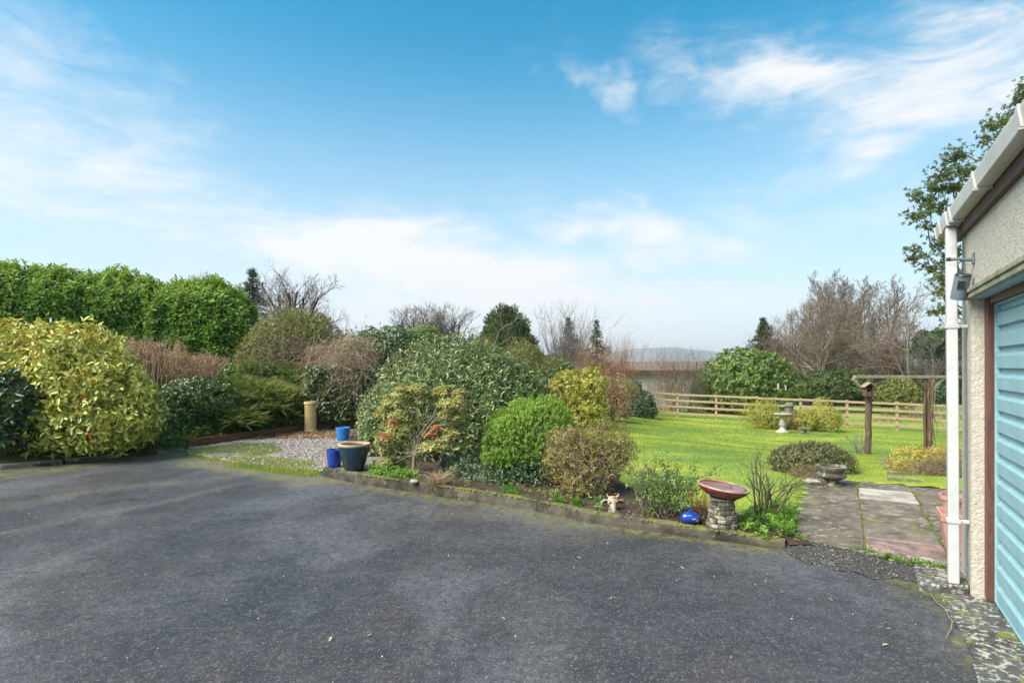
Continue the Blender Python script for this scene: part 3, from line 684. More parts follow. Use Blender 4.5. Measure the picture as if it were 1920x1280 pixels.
# ------------------------------------------------------------------ paving
pb = [gp(5.79, -.415), gp(8.94, -.415), gp(8.94, 2.0), gp(5.44, 2.0), gp(5.455, .5), gp(5.61, .2)]
path = MB().prism([q[:2] for q in pb], -.1, .041).build('path_base', M['mossbase']); tag(path, kind='structure')
cols = [(-.41, .178, [5.65, 6.45, 7.3, 8.12, 8.93]), (.192, .757, [5.5, 6.1, 6.75, 7.81, 8.46, 8.94]), (.772, 1.345, [5.43, 6.25, 7.15, 8.05, 8.93]), (1.36, 1.95, [5.43, 6.35, 7.3, 8.2, 8.9])]
rr = random.Random(9)
for ci, (n0, n1, js) in enumerate(cols):
    for k_, (s0, s1) in enumerate(zip(js[:-1], js[1:])):
        z = .048+rr.uniform(-.004, .004); g_ = .006; s0a = s0; s0b = s0
        if k_ == 0 and ci == 0: s0a, s0b = 5.76, 5.585
        if k_ == 0 and ci == 1: s0a, s0b = 5.58, 5.43
        poly = [gp(s0a+g_, n0), gp(s1-g_, n0), gp(s1-g_, n1), gp(s0b+g_, n1)]
        poly = [(q[0]+rr.uniform(-.006, .006), q[1]+rr.uniform(-.006, .006)) for q in poly]
        mt = M['slab_white'] if (ci == 1 and k_ == 3) else M['slab_pink'] if (ci in (1, 2) and k_ == 0) else M['slab']
        MB().prism(poly, -.01, z).build('paving_slab', mt, path, bevel=.005)
# stepping stones in the lawn beyond
for i, s_ in enumerate([9.35, 10.0, 10.7, 11.5, 12.4, 13.4, 14.5, 15.7]):
    n_ = .75+i*.02; q = gp(s_, n_+.0); zt = float(terrain(q[0], q[1])); cc = MB()
    poly = [(gp(s_+ds, n_+dn)[0]+rr.uniform(-.03, .03), gp(s_+ds, n_+dn)[1]+rr.uniform(-.03, .03)) for ds, dn in ((-.12, -.17), (.12, -.2), (.12, .18), (-.12, .2))]
    o = cc.prism(poly, zt-.1, zt+.010).build('stepping_stone', M['slab'], bevel=.008)
    tag(o, ['stepping stone in the grass nearest the paving', 'second stepping stone beyond the paving', 'third stepping stone beyond the paving', 'fourth stepping stone sunk in the lawn', 'fifth stepping stone sunk in the lawn between shrub and post', 'sixth stepping stone sunk in the lawn before the pergola', 'seventh stepping stone under the pergola beam', 'farthest stepping stone past the pergola'][i], 'paving stone', 'stepping stones across the lawn')
# rough tarmac lip, step and apron
lip = [on(1470, 1034)[:2], on(1492, 1046)[:2], on(1515, 1058)[:2], on(1540, 1056)[:2], on(1566, 1070)[:2], on(1600, 1072)[:2], on(1638, 1086)[:2], on(1680, 1084)[:2], on(1722, 1094)[:2], gp(5.44, .5)[:2], gp(5.60, .2)[:2], gp(5.77, -.41)[:2]]
def lipz(X, Y):
    e = np.clip(dist_poly(X, Y, lip[:9])/.16, 0, 1); return -.006+.034*e+.012*vnoise(X, Y, 28, 5)+.006*vnoise(X, Y, 60, 6)
tag(link('tarmac_patch', grid_mesh(2.2, 3.3, 4.1, 5.3, .012, lipz, keep=lambda x, y: inpoly(x, y, lip)), M['patchtar']), kind='structure')
X, Y = sample_poly(lip, 5200, rs); pebbles('loose_chippings', X, Y, lipz(X, Y)+.001, .006, m_peb('chipping', [(0, (.02, .02, .02)), (.6, (.07, .068, .065)), (.9, (.16, .15, .14)), (1, (.4, .38, .35))]), rs, label='dark crumbling tarmac chippings at the edge of the paving', cat='gravel')
stp = MB().prism([gp(4.95, .485)[:2], gp(4.96, .60)[:2], gp(5.06, .782)[:2], gp(5.41, .782)[:2], gp(5.41, .49)[:2]], -.02, .062).build('concrete_step', M['apron'], bevel=.014)
tag(stp, 'lichened concrete step at the foot of the downpipe', 'step')
ap_l = [gp(s_, .61+.018*math.sin(s_*5)+rr.uniform(-.012, .012))[:2] for s_ in np.arange(-3, 4.94, .12)]
ap = MB().prism(ap_l+[gp(4.948, .62)[:2], gp(4.948, 1.0)[:2], gp(-3, 1.0)[:2]], -.02, .016).build('apron', M['apron']); tag(ap, kind='structure')
# ------------------------------------------------------------------ garage
AX = ((UX, UY, 0), (UY, -UX, 0), (0, 0, 1))
def gbox(mb, s0, s1, n0, n1, z0, z1): return mb.box(gp((s0+s1)/2, (n0+n1)/2, (z0+z1)/2), (s1-s0, n1-n0, z1-z0), AX)
g = thing('garage', 'cream pebbledashed garage with turquoise up and over door', 'garage', gp(3.5, .9, 0))
mb = MB(); gbox(mb, 5.016, 5.37, .784, 1.03, -.02, 2.093); gbox(mb, -2.5, 2.8, .784, 1.03, -.02, 2.093); gbox(mb, -2.5, 5.37, .784, 1.03, 2.095, 2.66)
gbox(mb, 5.13, 5.368, 1.032, 5.5, -.02, 2.7); gbox(mb, -2.5, -2.3, 1.032, 5.5, -.02, 2.7); gbox(mb, -2.5, 5.37, 5.502, 5.7, -.02, 2.7)
wall_o = mb.build('wall', M['render'], g)
mb = MB(); gbox(mb, 2.69, 5.10, .742, .783, 2.092, 2.125); mb.build('drip_moulding', M['lintel'], g, bevel=.006)
mb = MB(); gbox(mb, 2.71, 5.085, .752, .783, 2.058, 2.090); mb.build('lintel_edge', M['lintel'], g, bevel=.004)
mb = MB(); gbox(mb, 2.81, 5.012, .786, .893, 2.060, 2.091); mb.build('lintel_soffit', M['blue'], g)
mb = MB(); gbox(mb, 4.916, 5.014, .854, .94, .018, 2.058); mb.build('door_jamb', M['frame'], g, bevel=.004)
mb = MB(); gbox(mb, 2.802, 2.90, .854, .94, .018, 2.058); mb.build('door_jamb', M['frame'], g, bevel=.004)
mb = MB(); gbox(mb, 2.902, 4.914, .864, .94, 2.012, 2.057); mb.build('door_head', M['frame'], g, bevel=.004)
door = bpy.data.objects.new('garage_door', None); COL.objects.link(door); door.parent = g; 
mb = MB(); gbox(mb, 4.897, 4.913, .889, .93, .024, 2.008); gbox(mb, 2.903, 2.919, .889, .93, .024, 2.008); gbox(mb, 2.921, 4.895, .889, .93, .024, .034); gbox(mb, 2.921, 4.895, .889, .93, 1.998, 2.008)
mb.build('door_frame', M['blue'], door)
mb = MB(); gbox(mb, 2.921, 4.895, .925, .935, .036, 1.996); mb.build('door_backing', M['blue'], door)
pitch = .1402; slat = None
for k_ in range(14):
    z0 = .036+k_*pitch
    if slat is None:
        prof = [(.0245, 0), (.004, .003), (.0, .007), (.0, .083), (.006, .092), (.020, .103), (.0225, .1055), (.0225, .139)]
        V = []
        for s_ in (2.925, 4.884):
            for (dn, dz) in prof:
                q = gp(s_, .896+dn, z0+dz); V.append(q)
        m_ = len(prof); Fc = [(i, i+1, i+1+m_, i+m_) for i in range(m_-1)]+[tuple(range(m_)), tuple(range(m_, 2*m_))[::-1]]
        slat = MB().add(V, Fc).build('door_slat', M['blue'], door); first = slat
    else:
        c = first.copy(); COL.objects.link(c); c.parent = door; c.location = (0, 0, k_*pitch)
mb = MB(); gbox(mb, -2.5, 5.40, .752, .782, 2.545, 2.70); gbox(mb, 5.372, 5.40, .784, 3.2, 2.545, 2.70); mb.build('fascia', M['fascia'], g, bevel=.003)
# roof: low pitch tiles
rf = bpy.data.objects.new('roof', None); COL.objects.link(rf); rf.parent = g
tm = None
for row in range(10):
    n0 = .70+row*.27; z0 = 2.715+row*.27*.42
    mb = MB(); V = []
    a = gp(-2.6, n0, z0+.035); b_2 = gp(5.45, n0, z0+.035); c_2 = gp(5.45, n0+.30, z0+.30*.42); d_2 = gp(-2.6, n0+.30, z0+.30*.42)
    V = [a, b_2, c_2, d_2]+[q-np.array([0, 0, .022]) for q in (a, b_2, c_2, d_2)]
    mb.add(V, [(0, 1, 2, 3), (7, 6, 5, 4), (0, 4, 5, 1), (1, 5, 6, 2), (2, 6, 7, 3), (3, 7, 4, 0)]); mb.build('tile_course', M['tile'], rf)
# gutter: open square section with brackets
gt = bpy.data.objects.new('gutter', None); COL.objects.link(gt); gt.parent = g
mb = MB(); prof = [(.668, 2.716), (.663, 2.716), (.664, 2.700), (.676, 2.632), (.682, 2.627), (.748, 2.627), (.751, 2.632), (.751, 2.70), (.747, 2.70), (.747, 2.634), (.684, 2.634), (.680, 2.638), (.668, 2.70)]
V = [gp(s_, n_, z_) for s_ in (-2.6, 5.74) for (n_, z_) in prof]; m_ = len(prof)
mb.add(V, [(i, (i+1) % m_, (i+1) % m_+m_, i+m_) for i in range(m_)]+[tuple(range(m_)), tuple(range(m_, 2*m_))[::-1]]); mb.build('gutter_channel', M['pvc_old'], gt)
def strap(s0, s1, mat, grow_=.006):
    mb = MB(); pr = [(.660-grow_, 2.722), (.6605-grow_, 2.698), (.673-grow_, 2.630-grow_), (.680, 2.625-grow_), (.749, 2.625-grow_), (.7505, 2.70), (.745, 2.70), (.745, 2.629), (.684, 2.629), (.678, 2.634), (.666, 2.70), (.664, 2.722)]
    V = [gp(s_, n_, z_) for s_ in (s0, s1) for (n_, z_) in pr]; q = len(pr)
    mb.add(V, [(i, (i+1) % q, (i+1) % q+q, i+q) for i in range(q)]+[tuple(range(q)), tuple(range(q, 2*q))[::-1]]); return mb
for s_ in (1.2, 2.2, 3.2, 4.18, 5.02):
    mb = strap(s_, s_+.03, M['pvc']); gbox(mb, s_+.002, s_+.028, .66, .7505, 2.612, 2.6185); mb.build('gutter_bracket', M['pvc'], gt)
strap(5.17, 5.36, M['pvc'], .008).build('gutter_outlet', M['pvc'], gt); strap(5.735, 5.75, M['pvc'], .004).build('end_cap', M['pvc'], gt)
strap(5.50, 5.60, M['pvc_old'], .004).build('gutter_union', M['pvc_old'], gt)
# downpipe
dp = thing('downpipe', 'square white plastic downpipe at the corner of the garage', 'downpipe', gp(5.06, .69, .062))
def sqtube(path_, w_, mat, name, parent, bev=.008):
    V = []; h = w_/2
    for (s_, n_, z_) in path_:
        for ds, dn in ((-h, -h), (h, -h), (h, h), (-h, h)): V.append(gp(s_+ds, n_+dn, z_))
    m_ = len(path_); Fc = [(i*4+k, i*4+(k+1) % 4, (i+1)*4+(k+1) % 4, (i+1)*4+k) for i in range(m_-1) for k in range(4)]+[(3, 2, 1, 0), tuple(range((m_-1)*4, m_*4))]
    return MB().add(V, Fc).build(name, mat, parent, bevel=bev, seg=3)
pp = [(5.055, .69, .064), (5.07, .69, .5), (5.09, .69, 1.2), (5.13, .69, 1.9), (5.24, .70, 2.61)]
sqtube(pp, .065, M['pvc'], 'pipe', dp)
for z_, s_ in ((.50, 5.07), (1.88, 5.128)):
    mb = MB(); gbox(mb, s_-.04, s_+.04, .649, .731, z_-.014, z_+.014); gbox(mb, s_-.012, s_+.012, .732, .782, z_-.012, z_+.012); mb.build('pipe_clip', M['pvc'], dp, bevel=.003)
# wall light on an arm
wl = thing('solar_light', 'grey solar wall light hanging under its arm by the downpipe', 'wall light', gp(4.918, .78, 2.33))
mb = MB(); gbox(mb, 4.89, 4.945, .772, .782, 2.29, 2.365); mb.build('wall_plate', M['grey_metal'], wl, bevel=.003)
mb = MB(); mb.tube([gp(4.918, .772, 2.318), gp(4.918, .71, 2.328), gp(4.918, .655, 2.332)], [.013, .010, .012], 10); mb.build('arm', M['grey_metal'], wl, smooth=True)
mb = MB(); mb.tube([gp(4.918, .655, 2.332), gp(4.918, .632, 2.333)], .014, 10); mb.build('arm_cap', M['dark'], wl)
ha = gp(4.915, .735, 2.335); hb = gp(4.905, .722, 2.215)
mb = MB(); mb.tube([ha, ha+np.array([-.012, 0, -.01]), (ha+hb)/2+np.array([-.015, 0, 0]), hb], .0025, 6); mb.build('cable', M['dark'], wl)
lx = unit(np.array([0.4, 0, 0])-gp(4.905, .72, 0)*np.array([1, 1, 0])); ly = np.array([-lx[1], lx[0], 0]); axd = unit(np.array([-.20, 0, -1.])-lx*.42)
top = hb+np.array([0, 0, -.002]); mb = MB()
side = unit(np.cross(axd, lx)); lx2 = np.cross(side, axd)
Vt = []
for f_, w_ in ((0, .048), (.165, .046)):
    c_ = top+axd*f_
    for a_2 in range(12):
        th = 2*math.pi*a_2/12; r1 = w_; x_ = math.cos(th)*r1; y_ = math.sin(th)*r1*.85; Vt.append(c_+side*x_+lx2*y_)
MB().add(Vt, [(k, (k+1) % 12, (k+1) % 12+12, k+12) for k in range(12)]+[tuple(range(12))[::-1], tuple(range(12, 24))]).build('casing', M['grey_metal'], wl, bevel=.003)
MB().tube([top-axd*.012, top-axd*.001], [.042, .048], 16).build('cap', M['dark'], wl)
c_ = top+axd*.058+lx2*.0415; MB().box(c_, (.042, .056, .008), (side, axd, lx2)).build('sensor_window', M['dark'], wl, bevel=.002)
# ------------------------------------------------------------------ plant builders
def BB(x, y, Y, rx, rz, ry): s_ = Y/F; return (px(x, y, Y), (rx*s_, ry, rz*s_))
def base_of(blobs, z=None):
    c, r = blobs[0]; return (c[0], c[1], c[2]-r[2] if z is None else z)
def stems_for(blobs, base, n, rg, r=.012, wob=.08, depth=.75):
    S = []; b0 = np.array(base, float)
    for i in range(n):
        c, rr_ = blobs[rg.randint(len(blobs))]; d = unit(rg.normal(0, 1, 3)); d[2] = abs(d[2])*.9-.1
        e = np.array(c)+d*np.array(rr_)*rg.uniform(depth-.25, depth+.15); s0 = b0+np.array([rg.uniform(-.12, .12), rg.uniform(-.12, .12), 0])
        k = 6; p = s0; r0 = r*rg.uniform(.6, 1.3)
        for j_ in range(k):
            f = (j_+1)/k; q = s0+(e-s0)*np.array([f**1.4, f**1.4, f**.85])+rg.normal(0, wob, 3)*(.3+f)*.35
            S.append((*p, *q, r0*(1-j_/k*.75), r0*(1-(j_+1)/k*.75))); p = q
            if j_ > 2:
                for _ in range(2):
                    d2 = unit(rg.normal(0, 1, 3)+np.array([0, 0, .6]))*np.linalg.norm(rr_)*.16; S.append((*q, *(q+d2), r0*.3, r0*.12))
    return S
def bush(name, label, cat, blobs, n, mat, L=.08, W=.035, k=5, seed=0, depth=.35, amp=.1, zmin=None, open_=(35, 75), stem=.06, up=.25, jit=.45,
         stemmat='bark', nst=22, str_=.012, group=None, extra=None, base=None, tintf=None, fold=.25, droop=.15, low=-.55, pw=1.6, freq=(2, 7), parts=0, fname='foliage', stemdepth=.75):
    rg = np.random.RandomState(seed+100); bs = base if base is not None else base_of(blobs, zmin)
    t = thing(name, label, cat, bs, group)
    P, N = blob_points(blobs, n, rg, depth, amp, zmin, pw, freq, low)
    args = shoots_to_leaves(P, N, rg, k, L, W, open_, stem, jit, up, tintf, fold, droop)
    if parts:
        P_, D_, N_, L_, W_, T_, fo, dr = args
        c0 = np.array(bs); sx_ = CX+F*P_[:, 0]/P_[:, 1]; sc = L_/P_[:, 1]*(.4+np.abs(N_[:, 1]))
        out_ = np.array([((((P_[i]-np.array(c))/np.array(r))**2).sum()) for i in [0] for c, r in blobs[:1]])
        nearest = np.min(np.stack([(((P_-np.array(c))/np.array(r))**2).sum(1) for c, r in blobs]), 0)
        vis = (nearest > .86) & (sx_ > 5) & (P_[:, 1] < c0[1]+.2) & (P_[:, 2] > .5)
        idx = np.where(vis)[0]; idx = idx[np.argsort(-sc[idx]+rg.rand(len(idx))*.004)][:parts]
        mask = np.ones(len(P_), bool); mask[idx] = False
        var = []
        for v_ in range(8):
            vv, qq, tt, lv = leaf_arrays(np.zeros((1, 3)), np.array([[1., 0, 0]]), np.array([[0, 0, 1.]]), 1.0, W/L, np.array([v_/7.]), fo, dr)
            me = mesh_from('leaf', vv, quads=qq, attrs={'tint': tt, 'lv': lv}); me.materials.append(mat); var.append(me)
        from mathutils import Matrix
        for i in idx:
            D1 = unit(D_[i]); S1 = unit(np.cross(D1, N_[i])); N1 = np.cross(S1, D1); o = bpy.data.objects.new('leaf', var[int(T_[i]*7.99)]); COL.objects.link(o); o.parent = t
            R_ = np.stack([D1, -S1, N1], 1)*L_[i]; mt = Matrix([[*R_[0], P_[i][0]-bs[0]], [*R_[1], P_[i][1]-bs[1]], [*R_[2], P_[i][2]-bs[2]], [0, 0, 0, 1]]); o.matrix_local = mt
        args = (P_[mask], D_[mask], N_[mask], L_[mask], W_[mask] if hasattr(W_, '__len__') else W_, T_[mask], fo, dr)
    link(fname, leaf_mesh(args), mat, t, stuff=True)
    if nst: sb_ = np.array([np.mean([c[0] for c, r in blobs]), np.mean([c[1] for c, r in blobs])*.75+bs[1]*.25, bs[2]]); link('stems', segs_mesh(stems_for(blobs, sb_, nst, rg, str_, depth=stemdepth), 4), M[stemmat], t, stuff=True)
    return t
def tree(name, label, cat, base, H, r, cfg, seed, tw='tw_brown', bk='bark', d=(0, 0, 1), group=None, leaves=None, trunks=1, tsides=6, spread=.35):
    rg = random.Random(seed); out = {0: [], 1: []}; tips = []
    for k_ in range(trunks):
        dd = np.array(d, float)+(np.array([rg.uniform(-spread, spread), rg.uniform(-spread, spread)*.8, 0]) if trunks > 1 else 0)
        grow(rg, np.array(base)+np.array([rg.uniform(-.15, .15)*k_, rg.uniform(-.1, .1)*k_, -.1]), dd, H*rg.uniform(.85, 1.0) if k_ else H, r*(.8 if k_ else 1), 0, cfg, out, tips)
    S = np.concatenate([np.array(out[0]), np.array(out[1])]); zb_ = float(base[2]); f_ = H/(S[:, 5].max()-zb_)
    for k_ in (0, 1):
        A_2 = np.array(out[k_]); b3 = np.array([*base, *base]); A_2[:, :6] = b3+(A_2[:, :6]-b3)*f_; out[k_] = A_2
    t = thing(name, label, cat, base, group)
    S = np.array(out[1]); big = S[:, 6] > r*.12
    trk = np.array(out[0])
    link('trunk', segs_mesh(trk, tsides, 'trunk'), M[bk], t)
    link('branches', segs_mesh(S, 3, 'branches'), M[tw], t, stuff=True)
    if leaves:
        rs_ = np.random.RandomState(seed); n_, mat, L, W, spread = leaves; tp = np.array([q[0] for q in tips])
        P = tp[rs_.randint(len(tp), size=n_)]+rs_.normal(0, spread, (n_, 3)); N = unit(rs_.normal(0, 1, (n_, 3)))
        link('foliage', leaf_mesh(shoots_to_leaves(P, N, rs_, 4, L, W)), mat, t, stuff=True)
    return t
def clump(name, label, cat, base, n, H, spread, mat, seed, r=.006, side=2, lean=.35, group=None, rx=.3, curve=.1, thick=.5, leafy=None):
    """upright fan of thin stems"""
    rg = np.random.RandomState(seed); S = []; t = thing(name, label, cat, base, group); tips = []
    for i in range(n):
        p = np.array(base)+np.array([rg.uniform(-rx, rx), rg.uniform(-rx, rx)*thick, -.03]); d = unit(np.array([rg.normal(0, lean), rg.normal(0, lean), 1.0]))
        L = H*rg.uniform(.55, 1.05); k = 5; r0 = r*rg.uniform(.7, 1.3)
        for j_ in range(k):
            d = unit(d+rg.normal(0, curve, 3)*np.array([1, 1, .2])+np.array([0, 0, .06])); q = p+d*L/k; S.append((*p, *q, r0*(1-j_/k*.8), r0*(1-(j_+1)/k*.8)))
            if j_ >= 1:
                for _ in range(side):
                    d2 = unit(d+rg.normal(0, .45, 3)); l2 = L*.22*rg.uniform(.4, 1.2); m_ = q+d2*l2; S.append((*q, *m_, r0*.4, r0*.15)); tips.append(m_)
            p = q
        tips.append(p)
    link('stems', segs_mesh(np.array(S), 3), M[mat], t, stuff=True)
    if leafy:
        mt, nl, L, W = leafy; tp = np.array(tips); P = tp[rg.randint(len(tp), size=nl)]+rg.normal(0, .03, (nl, 3)); N = unit(rg.normal(0, 1, (nl, 3)))
        link('foliage', leaf_mesh(shoots_to_leaves(P, N, rg, 4, L, W)), mt, t, stuff=True)
    return t
def tangle(blobs, n, L, r, rg, steps=9, hang=.0):
    P, N = blob_points(blobs, n, rg, .25, .12, None); S = []
    for p, nr in zip(P, N):
        d = unit(rg.normal(0, 1, 3)); d = unit(d-nr*np.dot(d, nr)); r0 = r*rg.uniform(.5, 1.3); l = L*rg.uniform(.5, 1.3)/steps
        for j_ in range(steps):
            d = unit(d+rg.normal(0, .28, 3)+np.array([0, 0, -hang])); q = p+d*l; S.append((*p, *q, r0, r0*.9)); p = q
    return np.array(S)
def lawn_tuft(X, Y): return np.stack([X, Y, terrain(X, Y)], -1)
# leaf colours
LM = {}
LM['aucuba'] = leafmat('spotted_laurel_leaf', [(0, (.10, .20, .03)), (.22, (.28, .38, .055)), (.6, (.55, .60, .12)), (.98, (.78, .78, .27)), (1, (.50, .12, .02))], .38, .2, .5, edge=((.09, .19, .03), .75, 22, .80, 1.15), var=.12)
LM['laurel'] = leafmat('laurel_leaf', [(0, (.06, .15, .02)), (.5, (.13, .27, .028)), (.8, (.27, .41, .05)), (1, (.42, .52, .09))], .42, .22, .4, var=.25)
LM['dark'] = leafmat('dark_leaf', [(0, (.018, .045, .018)), (.6, (.045, .095, .032)), (1, (.10, .16, .05))], .3, .15, .6, var=.2)
LM['camellia'] = leafmat('glossy_leaf', [(0, (.035, .08, .022)), (.45, (.10, .175, .045)), (.76, (.19, .27, .075)), (.90, (.36, .38, .16)), (1, (.58, .44, .28))], .36, .15, .5, var=.15)
LM['ivy'] = leafmat('ivy_leaf', [(0, (.03, .065, .018)), (.5, (.075, .14, .032)), (1, (.18, .26, .06))], .3, .15, .6, var=.3)
LM['olive'] = leafmat('olive_leaf', [(0, (.085, .095, .03)), (.5, (.17, .20, .045)), (.85, (.27, .31, .07)), (1, (.36, .25, .10))], .5, .22, .4, var=.3)
LM['hebe'] = leafmat('hebe_leaf', [(0, (.07, .15, .022)), (.5, (.18, .31, .038)), (1, (.36, .48, .065))], .4, .3, .5, var=.15)
LM['pieris'] = leafmat('pieris_leaf', [(0, (.16, .22, .045)), (.5, (.36, .40, .11)), (.9, (.58, .57, .25)), (1, (.58, .38, .18))], .35, .22, .5, var=.1)
LM['red'] = leafmat('red_new_leaf', [(0, (.42, .12, .05)), (.6, (.55, .22, .11)), (1, (.60, .38, .18))], .4, .3, .5, var=.05)
LM['golden'] = leafmat('golden_leaf', [(0, (.16, .19, .03)), (.4, (.32, .34, .05)), (.85, (.54, .50, .10)), (1, (.60, .45, .13))], .4, .25, .5, var=.25)
LM['brownish'] = leafmat('bronze_leaf', [(0, (.11, .10, .03)), (.4, (.22, .20, .055)), (.8, (.33, .26, .085)), (1, (.50, .33, .17))], .5, .22, .4, var=.2)
LM['greygreen'] = leafmat('greygreen_leaf', [(0, (.06, .11, .05)), (.5, (.12, .18, .09)), (1, (.24, .30, .16))], .45, .18, .5, var=.2)
LM['rhodo'] = leafmat('rhododendron_leaf', [(0, (.05, .10, .018)), (.5, (.11, .19, .03)), (.85, (.24, .33, .06)), (1, (.50, .54, .18))], .42, .15, .6, var=.25)
LM['conifer'] = leafmat('conifer_needle', [(0, (.022, .045, .02)), (.6, (.05, .085, .03)), (1, (.09, .12, .045))], .6, .1, .3, var=.2)
LM['yew'] = leafmat('yew_needle', [(0, (.045, .075, .025)), (.6, (.085, .13, .035)), (1, (.15, .18, .055))], .6, .12, .3, var=.25)
LM['purple'] = leafmat('purple_tinged_leaf', [(0, (.06, .085, .03)), (.5, (.12, .15, .05)), (.85, (.22, .17, .08)), (1, (.30, .15, .10))], .4, .15, .5, var=.2)
LM['gold'] = leafmat('gold_variegated_leaf', [(0, (.22, .20, .04)), (.5, (.48, .39, .08)), (1, (.64, .50, .16))], .45, .25, .4, var=.15)
LM['holm'] = leafmat('evergreen_tree_leaf', [(0, (.035, .06, .018)), (.5, (.075, .12, .03)), (1, (.20, .24, .07))], .35, .22, .6, var=.15)
LM['weed'] = leafmat('weed_leaf', [(0, (.06, .15, .02)), (.5, (.13, .28, .03)), (1, (.28, .42, .07))], .5, .3, .4, var=.15)
LM['dead'] = leafmat('dry_leaf', [(0, (.16, .09, .05)), (.5, (.32, .20, .11)), (1, (.52, .38, .24))], .7, .2, .2, var=.2)
M['strap'] = m_blade('strap_leaf', (.10, .17, .025), (.19, .27, .04), (.34, .38, .05), 1.2, (.45, .36, .16), .15)
M['drygrass'] = m_blade('dry_grass', (.30, .20, .11), (.45, .33, .2), (.55, .42, .27), 2, (.55, .42, .3), .3)
M['freshgrass'] = m_blade('fresh_grass', (.05, .16, .02), (.09, .25, .025), (.16, .34, .03), 2, (.3, .3, .1), .05)

# ------------------------------------------------------------------ far setting: hill, woods, buildings
hx = [300, 700, 850, 1000, 1100, 1150, 1185, 1220, 1262, 1300, 1350, 1420, 1500, 1650, 1800, 2100, 2600]
hy = [684, 682, 680, 676, 668, 660, 654.5, 653.5, 650.5, 656, 660, 663, 669, 676, 680, 682, 684]
m, t_, p_, o_ = newmat('hillside'); gq = t_.geo()
c_ = t_.mix(t_.step(t_.noise(.006, gq, 6, .65), .42, .6), (.12, .12, .10), (.17, .15, .13)); cc_ = t_.mix(t_.step(t_.voro(.0045, gq), .35, .6), c_, (.12, .14, .10))
t_.l.new(cc_, p_.inputs['Base Color']); p_.inputs['Roughness'].default_value = 1
V = []; DH = 2600.; nx_ = 240; ny_ = 16
for j_ in range(ny_):
    f = j_/(ny_-1)
    for i_ in range(nx_):
        xx = 200+2500*i_/(nx_-1); topz = EYE-(np.interp(xx, hx, hy)-HY)/F*DH+vnoise(xx, 1, .05, 2)*3
        az_ = (xx-CX)/F; Y_ = DH*(.72+.28*min(1, f*1.6)+.25*max(0, f-.62)); pr = math.sin(min(1, f/.62)*math.pi/2) if f < .62 else math.cos((f-.62)/.38*math.pi/2)
        z_ = -16+(topz+16)*pr*(1-.0*f)+(vnoise(xx*.02, f*9, 3, 3)-.5)*9*pr*(1-pr); V.append((az_*Y_, Y_, z_))
Q = [(j_*nx_+i_, j_*nx_+i_+1, (j_+1)*nx_+i_+1, (j_+1)*nx_+i_) for j_ in range(ny_-1) for i_ in range(nx_-1)]
tag(link('hills', mesh_from('hills', V, quads=Q, smooth=True), m), kind='structure')
rs = np.random.RandomState(5)
def woodland(name, label, azr, Yr, n, size, hgt, mat, L, seed, zoff=0):
    rg = np.random.RandomState(seed); X_ = rg.uniform(*azr, n); Y_ = rg.uniform(*Yr, n); cx_ = (X_-CX)/F*Y_; P = []; 
    bl = unit(rg.normal(0, 1, (n, 60, 3))); bl[:, :, 2] = np.abs(bl[:, :, 2]); hh = hgt*rg.uniform(.6, 1.2, n)
    P = np.stack([cx_, Y_, terrain(cx_, Y_)+zoff], -1)[:, None]+bl*np.stack([size*rg.uniform(.6, 1.3, n)]*2+[hh], -1)[:, None]*rg.uniform(.6, 1, (n, 60, 1))
    P = P.reshape(-1, 3); Nn = unit(rg.normal(0, 1, P.shape)+np.array([0, 0, .6]))
    tag(link(name, leaf_mesh(shoots_to_leaves(P, Nn, rg, 3, L, L*.5)), mat), label, 'woodland', kind='stuff')
woodland('distant_woodland', 'far-off belt of dark trees at the foot of the hill', (-700, 2700), (320, 620), 420, 9, 9, LM['conifer'], 3.2, 3)
woodland('distant_woodland', 'bare brown woodland along the horizon behind the bare trees', (-600, 2600), (150, 240), 330, 5, 3.6, LM['brownish'], 1.4, 4)
# tree belt behind the bare trees on the right: brown brushwood
def brush(name, label, cat, x0, x1, Y, ytop, ybase_z, n, mat, seed, r=.012, group=None):
    rg = np.random.RandomState(seed); S = []; s_ = Y/F; c = px((x0+x1)/2, HY, Y); t = thing(name, label, cat, (c[0], Y, ybase_z), group)
    for i in range(n):
        xx = rg.uniform(x0, x1); yy = Y+rg.uniform(-1.5, 1.5); e = math.sin(math.pi*(xx-x0)/(x1-x0))**.45; top = EYE-(ytop-HY)/F*Y
        H = (top-ybase_z)*e*rg.uniform(.45, 1.05); p = np.array([(xx-CX)/F*yy*1.0, yy, ybase_z]); d = unit(np.array([rg.normal(0, .22), rg.normal(0, .22), 1])); r0 = r*rg.uniform(.6, 1.4)
        for j_ in range(5):
            d = unit(d+rg.normal(0, .14, 3)); q = p+d*H/5; S.append((*p, *q, r0*(1-j_*.17), r0*(1-(j_+1)*.17)))
            for _ in range(3):
                d2 = unit(d+rg.normal(0, .6, 3)); S.append((*q, *(q+d2*H*.16*rg.uniform(.4, 1.2)), r0*.45, r0*.2))
            p = q
    link('stems', segs_mesh(np.array(S), 3), M[mat], t, stuff=True); return t
